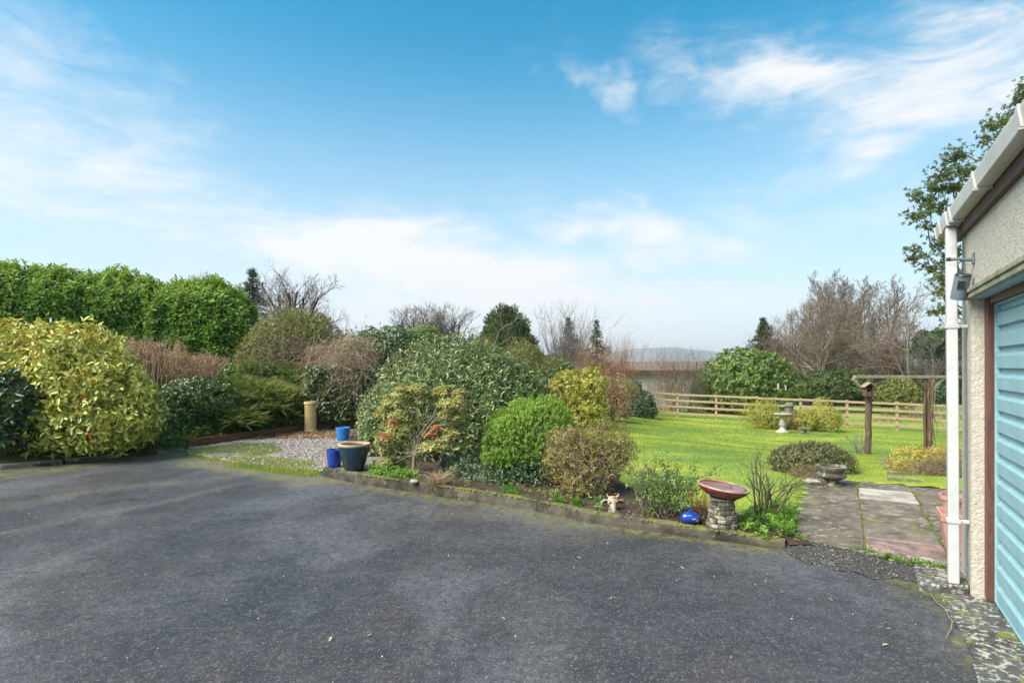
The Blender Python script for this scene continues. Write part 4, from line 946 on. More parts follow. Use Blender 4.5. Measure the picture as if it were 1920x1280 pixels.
# buildings beyond the garden
hb = thing('bungalow', 'house roof of brown red tiles half hidden behind bare shrubs', 'house', px(1060, 700, 33))
c0 = px(975, 700, 33); w0 = px(1112, 700, 33)
zr, ze, zb = EYE-(668-HY)/F*36, EYE-(697-HY)/F*33, -2.0
mb = MB(); mb.box(((c0[0]+w0[0])/2, 35.6, (ze+zb)/2-.03), (w0[0]-c0[0]-.5, 4.6, ze-zb-.06)); mb.build('wall', M['render'], hb)
for row in range(7):
    f0, f1 = row/7, (row+1.12)/7; y0, y1 = 32.9+f0*2.7, 32.9+f1*2.7; z0, z1 = ze+(zr-ze)*f0, ze+(zr-ze)*f1
    V = [(c0[0]-.2, y0, z0+.05), (w0[0]+.2-.9*f0, y0, z0+.05), (w0[0]+.2-.9*f1, y1, z1), (c0[0]-.2, y1, z1)]; V += [(a, b_, c-.06) for a, b_, c in V]
    MB().add(V, [(0, 1, 2, 3), (7, 6, 5, 4), (0, 4, 5, 1), (1, 5, 6, 2), (2, 6, 7, 3), (3, 7, 4, 0)]).build('tile_course', M['tile'], hb)
    V2 = [(x_, 38.3-(y_-32.9) , z_) for x_, y_, z_ in V]; MB().add(V2, [(3, 2, 1, 0), (4, 5, 6, 7), (1, 5, 4, 0), (2, 6, 5, 1), (3, 7, 6, 2), (0, 4, 7, 3)]).build('tile_course', M['tile'], hb)
MB().bar((c0[0]-.2, 35.6, zr+.03), (w0[0]-.6, 35.6, zr+.03), .22, .14).build('ridge', M['tile'], hb)
sh = thing('outbuilding', 'low grey block outbuilding with a brown roof beyond the fence', 'outbuilding', px(1250, 735, 37))
a = px(1172, 700, 37); b_ = px(1345, 700, 37); zt, zw = EYE-(687-HY)/F*37, EYE-(696.5-HY)/F*37
M['block'] = surf('block_wall', (.46, .45, .44), (.56, .55, .53), 8, .9, .3, .01)
zc = -1.6; k_ = 0
while zc < zw-.12:
    for q_ in range(12):
        w_ = (b_[0]-a[0])/12; x0_ = a[0]+w_*(q_+(.5 if k_ % 2 else 0)); x1_ = min(x0_+w_-.015, b_[0])
        MB().box(((x0_+x1_)/2, 37.1, zc+.1), (x1_-x0_, .2+.01*((q_*7+k_*3) % 3), .2)).build('block', M['block'], sh)
    zc += .215; k_ += 1
MB().box(((a[0]+b_[0])/2+.1, 39.0, (zw-1.6)/2-.05), (b_[0]-a[0]-.1, 3.6, zw+1.5)).build('wall', M['block'], sh)
mb = MB(); V = [(a[0]-.3, 36.7, zw), (b_[0]+.4, 36.7, zw), (b_[0]+.4, 39.5, zt+.25), (a[0]-.3, 39.5, zt+.25)]; V += [(x_, y_, z_+.10) for x_, y_, z_ in V]
mb.add(V, [(3, 2, 1, 0), (4, 5, 6, 7), (0, 1, 5, 4), (1, 2, 6, 5), (2, 3, 7, 6), (3, 0, 4, 7)]).build('roof', M['tile'], sh)
MB().box(((a[0]+b_[0])/2, 36.66, zw-.03), (b_[0]-a[0]+.6, .06, .2)).build('fascia', M['fascia'], sh)

# ------------------------------------------------------------------ trees
CF_round = dict(levels=4, nb=[9, 7, 7, 6], t0=[.12, .2, .2, .2], ang=(22, 55), up=[.05, .10, .10, .06], lr=.64, rr=.56, wob=.095, nseg=6, rmin=.009)
CF_tall = dict(levels=4, nb=[14, 7, 5, 4], t0=[.18, .2, .2, .2], ang=(20, 50), up=[.10, .10, .08, .06], lr=.47, rr=.5, wob=.10, nseg=7, rmin=.013)
CF_gnarl = dict(levels=3, nb=[4, 4, 4], t0=[.25, .3, .3], ang=(25, 65), up=[.03, .05, .05], lr=.6, rr=.6, wob=.25, nseg=5, rmin=.010)
def gz(x, Y): X_ = (x-CX)/F*Y; return float(terrain(X_, Y)) if X_ > 1.5 else max(bz(X_, Y) if Y < 44 else -3, float(terrain(X_, Y)))
def tb(x, Y): X_ = (x-CX)/F*Y; return (X_, Y, gz(x, Y))
def hgt(y, x, Y): return (EYE-(y-HY)/F*Y)-gz(x, Y)
tree('bare_tree', 'dark bare tree behind the mixed shrub, wide open crown right of the spruce', 'tree', tb(550, 26), hgt(497, 550, 26), .13, dict(CF_round, levels=3, nb=[7, 6, 5]), 21, 'tw_grey', 'bark_dark', trunks=5, spread=.55)
tree('bare_tree', 'bushy bare tree rising above the glossy mound, left one of its pair', 'tree', tb(785, 30), hgt(560, 785, 30), .11, dict(CF_round, levels=3, nb=[8, 7, 5]), 24, 'tw_grey', 'bark', trunks=6, spread=.6)
tree('bare_tree', 'bushy bare tree right behind the small round green bush', 'tree', tb(835, 31), hgt(566, 835, 31), .10, dict(CF_round, levels=3, nb=[8, 7, 5]), 37, 'tw_grey', 'bark', trunks=5, spread=.5)
tree('bare_tree', 'thin knobbly bare tree just left of the dense yew', 'tree', tb(905, 25), hgt(575, 905, 25), .07, CF_gnarl, 30, 'tw_grey', 'bark')
tree('bare_tree', 'small crooked bare tree above the outbuilding roof', 'tree', tb(1292, 34), hgt(648, 1292, 34), .06, dict(CF_gnarl, nb=[4, 3, 3]), 44, 'tw_dark', 'bark_dark')
tree('bare_tree', 'bare treetop rising behind the end of the tall laurel hedge', 'tree', tb(350, 20), hgt(500, 350, 20), .07, dict(CF_round, levels=3), 45, 'tw_grey', 'bark')
# right hand group
tree('bare_tree', 'biggest bare tree with a mossy forked trunk, left of the pergola', 'tree', tb(1536, 42), hgt(525, 1536, 42), .25, dict(CF_round, nb=[15, 10, 8, 7], t0=[.10, .15, .2, .2], up=[.05, .07, .08, .05], ang=(28, 62)), 51, 'tw_far', 'bark_mossy')
for i, (x, y, Y, s_, lb, tw) in enumerate([(1518, 502, 50, 61, 'slender bare tree, left of the two tallest crowns', 'tw_far'), (1556, 490, 51, 62, 'tallest slender bare tree rising out of the group', 'tw_far'),
                                        (1592, 508, 49, 63, 'slender bare tree right behind the mossy forked one', 'tw_brown'), (1622, 505, 52, 64, 'slim bare tree with a fine twiggy top in mid group', 'tw_brown'),
                                        (1650, 512, 50, 65, 'slim bare tree next left of the pale leaning one', 'tw_far')]):
    tree('bare_tree', lb, 'tree', tb(x, Y), hgt(y-20, x, Y)*.9, .16, dict(CF_tall, nb=[20, 8, 7, 4]), s_, tw, 'bark', group='bare trees beyond the fence')
tree('bare_tree', 'pale barked bare tree leaning left above the pergola', 'tree', tb(1712, 38), hgt(512, 1705, 38), .10, dict(CF_gnarl, levels=4, wob=.17, nb=[8, 7, 6, 4], lr=.6, up=[.05, .06, .05]), 70, 'tw_far', 'bark_pale', d=(-.06, 0, 1))
tree('bare_tree', 'low spreading bare tree at the left edge of the bare group', 'tree', tb(1487, 46), hgt(560, 1487, 46), .14, dict(CF_round, nb=[11, 8, 7, 5]), 71, 'tw_far', 'bark')
tree('bare_tree', 'low bare tree with pale twigs right of the pergola beam', 'tree', tb(1755, 40), hgt(600, 1755, 40), .07, dict(CF_round, nb=[9, 6, 6, 4]), 73, 'tw_grey', 'bark_pale')
tree('bare_tree', 'wide low bare tree behind the pergola posts', 'tree', tb(1670, 44), hgt(590, 1670, 44), .14, dict(CF_round, nb=[11, 8, 7, 5]), 74, 'tw_pink', 'bark')
brush('brushwood', 'reddish brown bare brush left of the mossy forked tree', 'bare shrubs', 1415, 1530, 47, 608, -1.6, 520, 'tw_tan', 81, .014)
brush('brushwood', 'dense grey brown brush at the foot of the bare trees', 'bare shrubs', 1455, 1700, 49, 590, -1.6, 1500, 'tw_far', 82, .014)
brush('brushwood', 'brown brush right of the pale leaning tree', 'bare shrubs', 1640, 1860, 46, 610, -1.5, 900, 'tw_brown', 83, .014)
brush('brushwood', 'low bramble thicket beyond the fence under the pergola', 'bare shrubs', 1635, 1850, 30, 757, -1.35, 420, 'tw_pink', 84, .008)
def conifer(name, label, base, H, R, mat, seed, n=26, droop=.35, L=.22, bk='bark_dark', dens_=1.0, cat='tree'):
    rg = np.random.RandomState(seed); S = []; P = []; D = []; t = thing(name, label, cat, base); b0 = np.array(base)
    S.append((*b0, *(b0+np.array([0, 0, H])), H*.018, .01)); lev = n
    for i in range(lev):
        f = .05+.95*i/lev; z = f*H; l = R*(1-f)*rg.uniform(.6, 1.25)+.04
        for k in range(7):
            a = rg.uniform(0, 6.28); d = np.array([math.cos(a), math.sin(a), rg.uniform(-.1, .35)]); p = b0+np.array([0, 0, z]); st = 6
            for j_ in range(st):
                d = unit(d+np.array([0, 0, -droop*.25 if j_ < 4 else droop*.3])); q = p+d*l/st; S.append((*p, *q, .012*(1-j_/st)+.004, .010*(1-j_/st)+.003))
                for _ in range(rg.poisson(dens_*(.25+l*1.6))): P.append(p+(q-p)*rg.rand()+rg.normal(0, l*.03+.01, 3)); D.append(unit(d+rg.normal(0, .5, 3)))
                p = q
    link('trunk', segs_mesh(np.array(S), 4), M[bk], t)
    link('foliage', leaf_mesh(shoots_to_leaves(np.array(P), np.array(D), rg, 4, L, L*.22, (20, 60), L*.5)), mat, t, stuff=True); return t
conifer('spruce_tree', 'dark spruce rising behind the right end of the laurel hedge', tb(473, 32), hgt(501, 473, 32), 3.6, LM['conifer'], 3, 34, .6, .15)
conifer('conifer_tree', 'dark conifer at the left edge of the bare tree group', tb(1432, 47), hgt(596, 1432, 47), 3.6, LM['conifer'], 4, 34, .15, .24)
conifer('conifer_tree', 'small conifer tip poking out of the bare shrub, left of two', tb(1067, 36), hgt(592, 1067, 36), 2.1, LM['conifer'], 5, 26, .5, .13)
conifer('conifer_tree', 'small nodding conifer right of the bare shrub above the roof', tb(1119, 35), hgt(597, 1119, 35), 2.2, LM['conifer'], 6, 26, .7, .13)
bush('pine_tree', 'dark green pine crown beside the downpipe right of the pergola', 'tree', [BB(1760, 655, 42, 38, 32, 1.5), BB(1738, 640, 43, 20, 15, .8), BB(1790, 640, 43, 35, 30, 1.2)], 1900, LM['conifer'], .30, .07, 5, 7, base=tb(1765, 42), stemmat='bark_dark', nst=14, str_=.06)
bush('yew_tree', 'dense upright yew with a ragged pointed crown', 'tree', [BB(945, 650, 28, 46, 62, 1.3), BB(948, 625, 28, 34, 45, 1.0), BB(958, 668, 28, 48, 55, 1.3), BB(930, 640, 28.3, 22, 35, .8)], 9000, LM['yew'], .11, .035, 5, 8, base=tb(950, 28), amp=.13, up=.9, stem=.14, open_=(15, 50), stemmat='bark_dark', nst=30, str_=.03, freq=(3, 10))
clump('bare_shrub', 'pale bare twiggy shrub in front of the yew', 'shrub', tb(948, 26.3), 60, hgt(612, 948, 26.3), .5, 'tw_olive', 90, .012, 3, .38, rx=.25)
clump('bare_shrub', 'tall bare twiggy shrub with upright shoots above the tiled roof', 'shrub', tb(1062, 34.5), 190, hgt(588, 1062, 34.5), .5, 'tw_grey', 91, .016, 3, .26, rx=.9)
brush('brushwood', 'olive brown brush in front of the tiled roof', 'bare shrubs', 1005, 1150, 31.5, 655, -.9, 420, 'tw_olive', 92, .009)
clump('willow_clump', 'orange brown upright willow stems right of the tiled roof', 'shrub', tb(1130, 27.5), 200, hgt(640, 1130, 27), .5, 'tw_red', 93, .008, 3, .22, rx=.9)
clump('willow_clump', 'reddish upright willow stems left of the outbuilding wall', 'shrub', tb(1160, 28), 110, hgt(645, 1170, 28), .5, 'tw_red', 94, .009, 3, .20, rx=.75)
clump('dogwood_clump', 'dark red bare stems in front of the outbuilding', 'shrub', tb(1245, 31.5), 80, hgt(655, 1240, 31.5), .5, 'tw_pink', 95, .008, 3, .20, rx=.8)
clump('dogwood_clump', 'tan and red bare stems behind the fence left of the rhododendron', 'shrub', tb(1285, 31.8), 200, hgt(668, 1285, 31.8), .5, 'tw_brown', 96, .009, 3, .24, rx=1.0)
clump('reed_clump', 'pale straw coloured stems behind the fence before the outbuilding', 'shrub', tb(1256, 31), 60, hgt(700, 1256, 31), .4, 'tw_tan', 97, .008, 2, .26, rx=.5)
bush('rhododendron', 'large round green rhododendron behind the fence', 'shrub', [BB(1400, 722, 33, 83, 70, 2.4), BB(1365, 735, 32.6, 45, 50, 1.6), BB(1440, 728, 32.5, 45, 50, 1.6)], 5200, LM['rhodo'], .17, .06, 6, 9, base=tb(1400, 33), amp=.09, low=-.75)
bush('evergreen_shrub', 'sprawling dark green shrub behind the fence left of the nest box', 'shrub', [BB(1560, 728, 37, 60, 28, 1.8), BB(1590, 720, 37, 34, 24, 1.4), BB(1525, 738, 36.5, 35, 22, 1.3)], 2600, LM['yew'], .17, .055, 5, 10, base=tb(1560, 37), amp=.12)
bush('golden_shrub', 'yellow green shrub seen between the pergola posts', 'shrub', [BB(1695, 738, 34, 42, 28, 1.2), BB(1670, 742, 34, 24, 20, .8)], 1600, LM['olive'], .14, .05, 5, 11, base=tb(1695, 34))
bush('evergreen_shrub', 'dark green bush beyond the fence between nest box and yellow shrub', 'shrub', [BB(1645, 745, 36, 30, 26, 1.2), BB(1760, 745, 35, 40, 24, 1.1)], 1500, LM['dark'], .16, .055, 5, 12, base=tb(1645, 36))
# evergreen tree behind the garage
tx = thing('evergreen_tree', 'tall evergreen tree with airy leaf clusters behind the garage roof', 'tree', tb(1860, 17.5))
rg = np.random.RandomState(77); S = []; trunk = [np.array([(1862-CX)/F*17.5, 17.5, -1.0]), px(1850, 620, 17.5), px(1858, 480, 17.7), px(1880, 330, 18), px(1915, 215, 18.2)]
for a, b_, r0, r1 in zip(trunk[:-1], trunk[1:], [.22, .18, .14, .10], [.18, .14, .10, .05]): S.append((*a, *b_, r0, r1))
link('trunk', segs_mesh(np.array(S), 8), M['bark'], tx)
cl_px = [(1792, 292, 30, 24), (1812, 322, 26, 20), (1770, 330, 24, 20), (1752, 352, 20, 17), (1785, 352, 28, 17), (1738, 378, 22, 18), (1728, 402, 22, 11), (1764, 392, 24, 14), (1800, 385, 26, 16), (1716, 368, 13, 12), (1712, 404, 13, 8),
         (1862, 236, 22, 17), (1848, 262, 16, 16), (1885, 228, 17, 15), (1910, 190, 14, 14), (1902, 210, 18, 9), (1930, 175, 26, 30), (1860, 290, 18, 14), (1735, 427, 18, 8), (1760, 455, 16, 14), (1714, 468, 16, 9), (1730, 480, 20, 9), (1748, 505, 24, 12), (1765, 520, 18, 11),
         (1705, 485, 9, 8), (1782, 480, 26, 20), (1800, 440, 30, 26), (1762, 545, 16, 12), (1778, 575, 22, 24), (1800, 545, 30, 28), (1755, 585, 10, 10), (1790, 620, 30, 22), (1830, 430, 30, 24), (1840, 520, 40, 34), (1850, 610, 40, 40), (1950, 240, 30, 30)]
S = []; LP, LN = [], []
for i, (x, y, rx_, rz_) in enumerate(cl_px):
    Y_ = 17.5+rg.uniform(-1.3, 1.3); c = px(x, y, Y_); s_ = Y_/F
    tz = c[2]-abs(c[0]-trunk[2][0])*.55-.3; tzs = [q[2] for q in trunk]; f = np.interp(tz, tzs, range(len(trunk))); i0 = int(min(f, len(trunk)-2)); st0 = trunk[i0]+(trunk[i0+1]-trunk[i0])*(f-i0)
    p = st0; k = 8; r0 = .045 if x < 1830 else .03
    for j_ in range(k):
        ff = (j_+1)/k; q = st0+(c-st0)*np.array([ff, ff, ff**1.25])+rg.normal(0, .05, 3)*(1 if j_ < k-1 else .3); S.append((*p, *q, r0*(1-j_/k*.8), r0*(1-(j_+1)/k*.8))); p = q
    nb = int(5+rx_*rz_*.052); P, N = blob_points([(c, (rx_*s_, rx_*s_*.9, rz_*s_*.85))], nb, rg, .8, .2, None, 1.0, low=-.8)
    for a in P:
        mid = c+(a-c)*.5+rg.normal(0, .04, 3); S.append((*(c-np.array([0, 0, rz_*s_*.5])), *mid, .012, .008)); S.append((*mid, *a, .008, .004))
        for _ in range(2): LP.append(a+rg.normal(0, .08, 3)); LN.append(unit(a-c+rg.normal(0, .3, 3)*s_*rx_))
link('branches', segs_mesh(np.array(S), 4), M['bark'], tx)
link('foliage', leaf_mesh(shoots_to_leaves(np.array(LP), np.array(LN), rg, 7, .088, .036, (30, 85), .06)), LM['holm'], tx, stuff=True)
# ------------------------------------------------------------------ left bank planting
LM['strapleaf'] = leafmat('strap_leaf_green', [(0, (.09, .18, .03)), (.5, (.19, .32, .05)), (.9, (.34, .44, .08)), (1, (.46, .36, .16))], .45, .3, .4, var=.2)
def hedge(name, label, pts, n, mat, L, W, seed, thick=1.4, k=5, cat='hedge'):
    """pts rows: x y zbase ztop (front top line); leaves on the front face, over the top and at the ends"""
    rg = np.random.RandomState(seed); Pt = np.array(pts, float); seg = np.linalg.norm(np.diff(Pt[:, :2], axis=0), axis=1); cum = np.concatenate([[0], np.cumsum(seg)]); tot = cum[-1]
    u = rg.rand(n)*tot; q = np.stack([np.interp(u, cum, Pt[:, i]) for i in range(4)], -1); i_ = np.clip(np.searchsorted(cum, u)-1, 0, len(seg)-1); d = (Pt[i_+1, :2]-Pt[i_, :2])/seg[i_][:, None]
    nr = np.stack([d[:, 1], -d[:, 0]], -1); a = rg.rand(n); H = q[:, 3]-q[:, 2]
    v = np.where(a < .68, a/.68, 1.0); top = a >= .68; tt = np.where(top, (a-.68)/.32, 0)
    bulge = .10*np.sin(v*math.pi)+.22*(vnoise(u, v*H, .8, seed)-.5)+.26*(vnoise(u, v*H, 2.3, seed+1)-.5)
    dep = rg.rand(n)**1.5*.65; rnd = np.clip((v-.80)/.2, 0, 1)
    off = bulge-dep*(~top)-rnd**2*.35-tt*thick
    ztop = q[:, 3]+.30*(vnoise(u, tt*thick, 1.1, seed+3)-.5)+.16*(vnoise(u, tt*thick, 3.3, seed+4)-.5)
    z = np.where(top, ztop-dep*.5-.25*np.abs(tt-.4)**2, q[:, 2]+v*(ztop-q[:, 2])-.0)
    P = np.stack([q[:, 0]+nr[:, 0]*off, q[:, 1]+nr[:, 1]*off, z], -1)
    N = unit(np.stack([nr[:, 0]*(1-rnd*.7)*(~top), nr[:, 1]*(1-rnd*.7)*(~top), rnd*.8+top*1.0+.15], -1))
    for e in (0, -1):      # rounded ends
        m_ = n//14; w_ = rg.rand(m_); hh = rg.rand(m_); dd = (Pt[1, :2]-Pt[0, :2])/seg[0]*-1 if e == 0 else (Pt[-1, :2]-Pt[-2, :2])/seg[-1]; n2 = np.array([dd[1], -dd[0]])*(-1 if e == 0 else 1)
        P2 = np.stack([Pt[e, 0]-n2[0]*w_*thick+dd[0]*.35*np.sin(w_*3.1), Pt[e, 1]-n2[1]*w_*thick+dd[1]*.35*np.sin(w_*3.1), Pt[e, 2]+hh*(Pt[e, 3]-Pt[e, 2])], -1); P = np.concatenate([P, P2]); N = np.concatenate([N, np.tile([dd[0], dd[1], .1], (m_, 1))])
    ti = np.where(top & (tt < .6))[0]; ti = ti[rg.rand(len(ti)) < .16]      # young shoots standing out of the top
    PN = np.array(P[ti]); P = [P]; N = [N]
    for j_ in range(1, 4):
        h_ = (.09*j_)*rg.uniform(.4, 1.2, len(ti)); P.append(PN+np.stack([rg.normal(0, .02, len(ti)), rg.normal(0, .02, len(ti)), h_], -1)); N.append(np.tile([0, 0, 1.], (len(ti), 1)))
    P = np.concatenate(P); N = np.concatenate(N)
    t = thing(name, label, cat, (Pt[0, 0], Pt[0, 1], Pt[0, 2]))
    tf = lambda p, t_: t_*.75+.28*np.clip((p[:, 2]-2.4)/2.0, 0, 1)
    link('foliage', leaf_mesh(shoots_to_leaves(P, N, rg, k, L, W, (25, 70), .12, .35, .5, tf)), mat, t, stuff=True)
    S = []
    for i in range(60):
        uu = rg.rand()*tot; b = np.array([np.interp(uu, cum, Pt[:, j_]) for j_ in range(4)]); x0_ = np.array([b[0], b[1]+thick*.5, b[2]-.2]); p = x0_
        for j_ in range(4):
            q_ = x0_+np.array([rg.normal(0, .3), rg.normal(-.1, .3), (b[3]-b[2])*(j_+1)/4.6]); S.append((*p, *q_, .03-.006*j_, .024-.006*j_)); p = q_
    link('stems', segs_mesh(np.array(S), 4), M['bark'], t); return t
def hp(x, ytop, Y): ytop += 13; X_ = (x-CX)/F*Y; return (X_, Y, bz(X_, Y)-.05, EYE-(ytop-HY)/F*Y)
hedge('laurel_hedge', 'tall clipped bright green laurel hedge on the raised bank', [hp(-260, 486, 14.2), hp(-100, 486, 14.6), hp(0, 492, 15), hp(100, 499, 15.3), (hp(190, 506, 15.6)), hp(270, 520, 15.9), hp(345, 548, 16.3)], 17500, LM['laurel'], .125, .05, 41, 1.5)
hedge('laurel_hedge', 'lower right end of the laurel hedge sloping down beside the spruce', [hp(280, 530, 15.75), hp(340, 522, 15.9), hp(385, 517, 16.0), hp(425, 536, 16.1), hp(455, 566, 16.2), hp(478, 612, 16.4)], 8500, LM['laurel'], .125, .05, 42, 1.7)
bush('spotted_laurel', 'big yellow variegated laurel bush at the left edge of the tarmac', 'shrub', [BB(138, 745, 10.0, 118, 130, 1.05), BB(15, 729, 10.1, 146, 120, 1.2), BB(205, 775, 9.8, 76, 88, .8), BB(60, 785, 9.6, 110, 60, .75), BB(225, 785, 9.7, 58, 46, .6), BB(-120, 726, 10.1, 120, 115, 1.2), BB(155, 795, 9.6, 84, 44, .65)],
     10500, LM['aucuba'], .105, .050, 3, 43, base=(-6.9, 9.9, .3), depth=.30, amp=.06, open_=(35, 85), up=-.15, jit=.75, stem=.10, stemmat='bark', nst=26, str_=.02, low=-.9, parts=300, fold=.18, droop=.28, zmin=.2, tintf=lambda p, t: t)
bush('laurel_bush', 'dark green plain leaved patch of laurel at the left picture edge', 'shrub', [BB(8, 765, 9.0, 44, 62, .35), BB(-10, 815, 9.05, 60, 32, .35)], 420, LM['dark'], .13, .05, 5, 44, base=(-8.0, 9.3, .2), stemmat='bark', nst=10, amp=.15)
def groundcover(name, label, poly, n, mat, L, W, seed, zf, cat='ground cover', k=4, h=.08, dens_f=None, open_=(40, 80)):
    rg = np.random.RandomState(seed); X_, Y_ = sample_poly(poly, n, rg)
    if dens_f is not None: kk = rg.rand(len(X_)) < dens_f(X_, Y_); X_, Y_ = X_[kk], Y_[kk]
    Z_ = zf(X_, Y_)+rg.rand(len(X_))**1.5*h; P = np.stack([X_, Y_, Z_], -1); N = unit(np.stack([rg.normal(0, .3, len(X_)), rg.normal(-.15, .3, len(X_)), np.ones(len(X_))], -1))
    return tag(link(name, leaf_mesh(shoots_to_leaves(P, N, rg, k, L, W, open_, .03)), mat), label, cat, kind='stuff')
bk1 = [leftedge[2]+np.array([-1, .15])]+[q+np.array([-.05, .14]) for q in leftedge[3:]]+[q+np.array([-.12, .06]) for q in sleep]+[np.array([-4.9, 14.6]), np.array([-7, 16]), np.array([-14, 13]), np.array([-14, 8.6])]
groundcover('ivy_carpet', 'dark ivy and bramble covering the bank behind the timber edging', bk1, 26000, LM['ivy'], .062, .048, 45, bankz, 'ivy', 3, .22, lambda x, y: .35+.65*(vnoise(x, y, 1.1, 20) > .42))
groundcover('bank_weeds', 'fresh green weeds scattered through the bank and under the laurel', bk1, 22000, LM['weed'], .05, .02, 46, bankz, 'weeds', 4, .22, lambda x, y: .2+.8*(vnoise(x, y, 1.2, 23) > .48))
groundcover('dry_litter', 'brown fallen leaves and dead stems lying on the bank', bk1, 9000, LM['dead'], .06, .03, 47, bankz, 'leaf litter', 2, .08, lambda x, y: .4*(vnoise(x, y, 1.4, 25) > .5))
rg = np.random.RandomState(48)
def grassfield(name, label, poly, n, H, W, mat, zf, seed, cat='grass', lean=.6, dens_f=None, seg2=True):
    r_ = np.random.RandomState(seed); X_, Y_ = sample_poly(poly, n, r_)
    if dens_f is not None: kk = r_.rand(len(X_)) < dens_f(X_, Y_); X_, Y_ = X_[kk], Y_[kk]
    P = np.stack([X_, Y_, zf(X_, Y_)-.005], -1); return tag(link(name, blades(P, r_.uniform(H*.5, H*1.15, len(X_)), r_.uniform(W*.6, W*1.2, len(X_)), r_, lean, seg2=seg2), M[mat] if isinstance(mat, str) else mat), label, cat, kind='stuff')
strap_poly = [on(395, 832)[:2]+np.array([-.1, .1]), on(480, 819)[:2]+np.array([-.1, .1]), on(560, 808)[:2]+np.array([-.1, .2]), np.array([-5.2, 14.6]), np.array([-7.2, 15.5]), np.array([-7.6, 12.8])]
grassfield('strap_leaves', 'arching yellow green strap leaves growing on the bank', strap_poly, 5200, .50, .020, 'strap', bankz, 49, 'plants', .75, lambda x, y: .12+.9*(vnoise(x, y, 1.3, 31) > .50))
grassfield('bank_grass', 'bright grass on top of the bank between hedge and shrub', [np.array([-9.4, 13.6]), np.array([-6.3, 13.9]), np.array([-6.2, 17.5]), np.array([-9, 17.5])], 26000, .16, .012, 'freshgrass', bankz, 50)
grassfield('bank_grass', 'rough tufts of grass low on the bank left of the timber', bk1, 15000, .13, .009, 'strap', bankz, 51, lean=.8, dens_f=lambda x, y: .12+.5*(vnoise(x, y, .8, 33) > .5))
bush('ivy_mound', 'dark ivy mound in front of the dead hydrangeas', 'ivy', [BB(372, 752, 12.3, 62, 42, .8), BB(335, 775, 11.9, 48, 40, .7), BB(415, 775, 12.5, 35, 30, .6)], 2700, LM['ivy'], .055, .042, 4, 52, base=(-6.9, 12.4, bz(-6.9, 12.4)), nst=12, low=-.7, depth=.25, tintf=lambda p, t: t)
def dead_head(name, label, x0, x1, ytop, Y, n, seed, zb):
    r_ = np.random.RandomState(seed); S = []; hp_ = []; t = thing(name, label, 'shrub', ((x0+x1)/2/F*Y-CX/F*Y, Y, zb))
    for i in range(n):
        xx = r_.uniform(x0, x1); yy = Y+r_.uniform(-.6, .6); p = np.array([(xx-CX)/F*yy, yy, zb]); top = EYE-(ytop-HY)/F*Y; H = (top-zb)*r_.uniform(.55, 1.05); d = unit(np.array([r_.normal(0, .16), r_.normal(0, .2), 1]))
        for j_ in range(4): d = unit(d+r_.normal(0, .10, 3)); q = p+d*H/4; S.append((*p, *q, .006, .005)); p = q
        hp_.append(p)
    hp_ = np.array(hp_); P = hp_[r_.randint(len(hp_), size=n*6)]+r_.normal(0, .045, (n*6, 3))
    link('stems', segs_mesh(np.array(S), 3), M['tw_tan'], t); link('flower_heads', leaf_mesh(shoots_to_leaves(P, unit(r_.normal(0, 1, P.shape)), r_, 3, .035, .02)), LM['dead'], t, stuff=True)
dead_head('hydrangea', 'dead brown hydrangea stems behind the variegated laurel', 205, 325, 640, 13.0, 420, 53, .9)
dead_head('hydrangea', 'dead brown hydrangea bush above the ivy mound', 330, 400, 668, 13.0, 380, 54, .95)
bush('ivy_mound', 'ivy and bramble bulging over the bank left of the chimney pot', 'ivy', [BB(525, 762, 14.0, 46, 30, .4), BB(480, 778, 13.2, 38, 22, .4), BB(560, 775, 14.0, 26, 34, .3), BB(500, 735, 14.8, 60, 16, .4)], 1500, LM['ivy'], .06, .045, 4, 152, base=(-5.7, 14.2, .6), nst=10, low=-.8)
bush('strap_leaved_plants', 'fountains of yellow green strap leaves on the bank left of the chimney pot', 'plants', [BB(470, 765, 13.0, 60, 34, .5), BB(530, 770, 13.7, 34, 34, .4), BB(430, 795, 12.3, 60, 20, .4)], 420, LM['strapleaf'], .27, .011, 8, 153, base=(-6.2, 13.2, .5), nst=0, low=-.2, open_=(12, 60), up=2.2, jit=.25, droop=.5, depth=.6)
ms = bush('mixed_shrub', 'tall olive green shrub with brown twigs behind the chimney pot', 'shrub', [BB(548, 665, 15.8, 76, 74, 1.2), BB(590, 650, 16, 50, 62, 1.0), BB(505, 680, 15.5, 45, 60, .9), BB(560, 620, 16.2, 48, 42, .8)], 8800, LM['olive'], .05, .028, 4, 55, base=(-6.1, 15.8, 1.3), depth=.5, amp=.12, stemmat='tw_brown', nst=150, str_=.012, low=-.7, tintf=lambda p, t: t*.8+.2*np.clip((p[:, 2]-1.5)/1.5, 0, 1))
rg = np.random.RandomState(56); link('twig_tangle', segs_mesh(tangle([BB(540, 680, 15.2, 68, 50, .9)], 420, 1.0, .005, rg), 3), M['tw_brown'], ms, stuff=True)
tg = thing('clematis_tangle', 'mass of bare tan climbing stems hanging over the wall', 'climber', (-4.3, 14.9, 1.2))
link('stems', segs_mesh(tangle([BB(652, 685, 14.1, 40, 50, .25), BB(630, 715, 14.0, 46, 32, .2), BB(668, 668, 14.4, 32, 28, .3), BB(600, 690, 14.6, 30, 40, .3)], 1500, .75, .0042, rg, 8, .10), 3), M['tw_tan'], tg, stuff=True)
P0 = [px(625+rg.uniform(-25, 70), 740+rg.uniform(-15, 10), 14.25) for _ in range(46)]; S = []
for p in P0:
    d = np.array([rg.normal(0, .5), -.25, -.6])
    for j_ in range(8): d = unit(d+rg.normal(0, .3, 3)+np.array([0, 0, -.05])); q = p+d*.09; S.append((*p, *q, .006, .005)); p = q
link('hanging_stems', segs_mesh(np.array(S), 4), M['tw_tan'], tg)
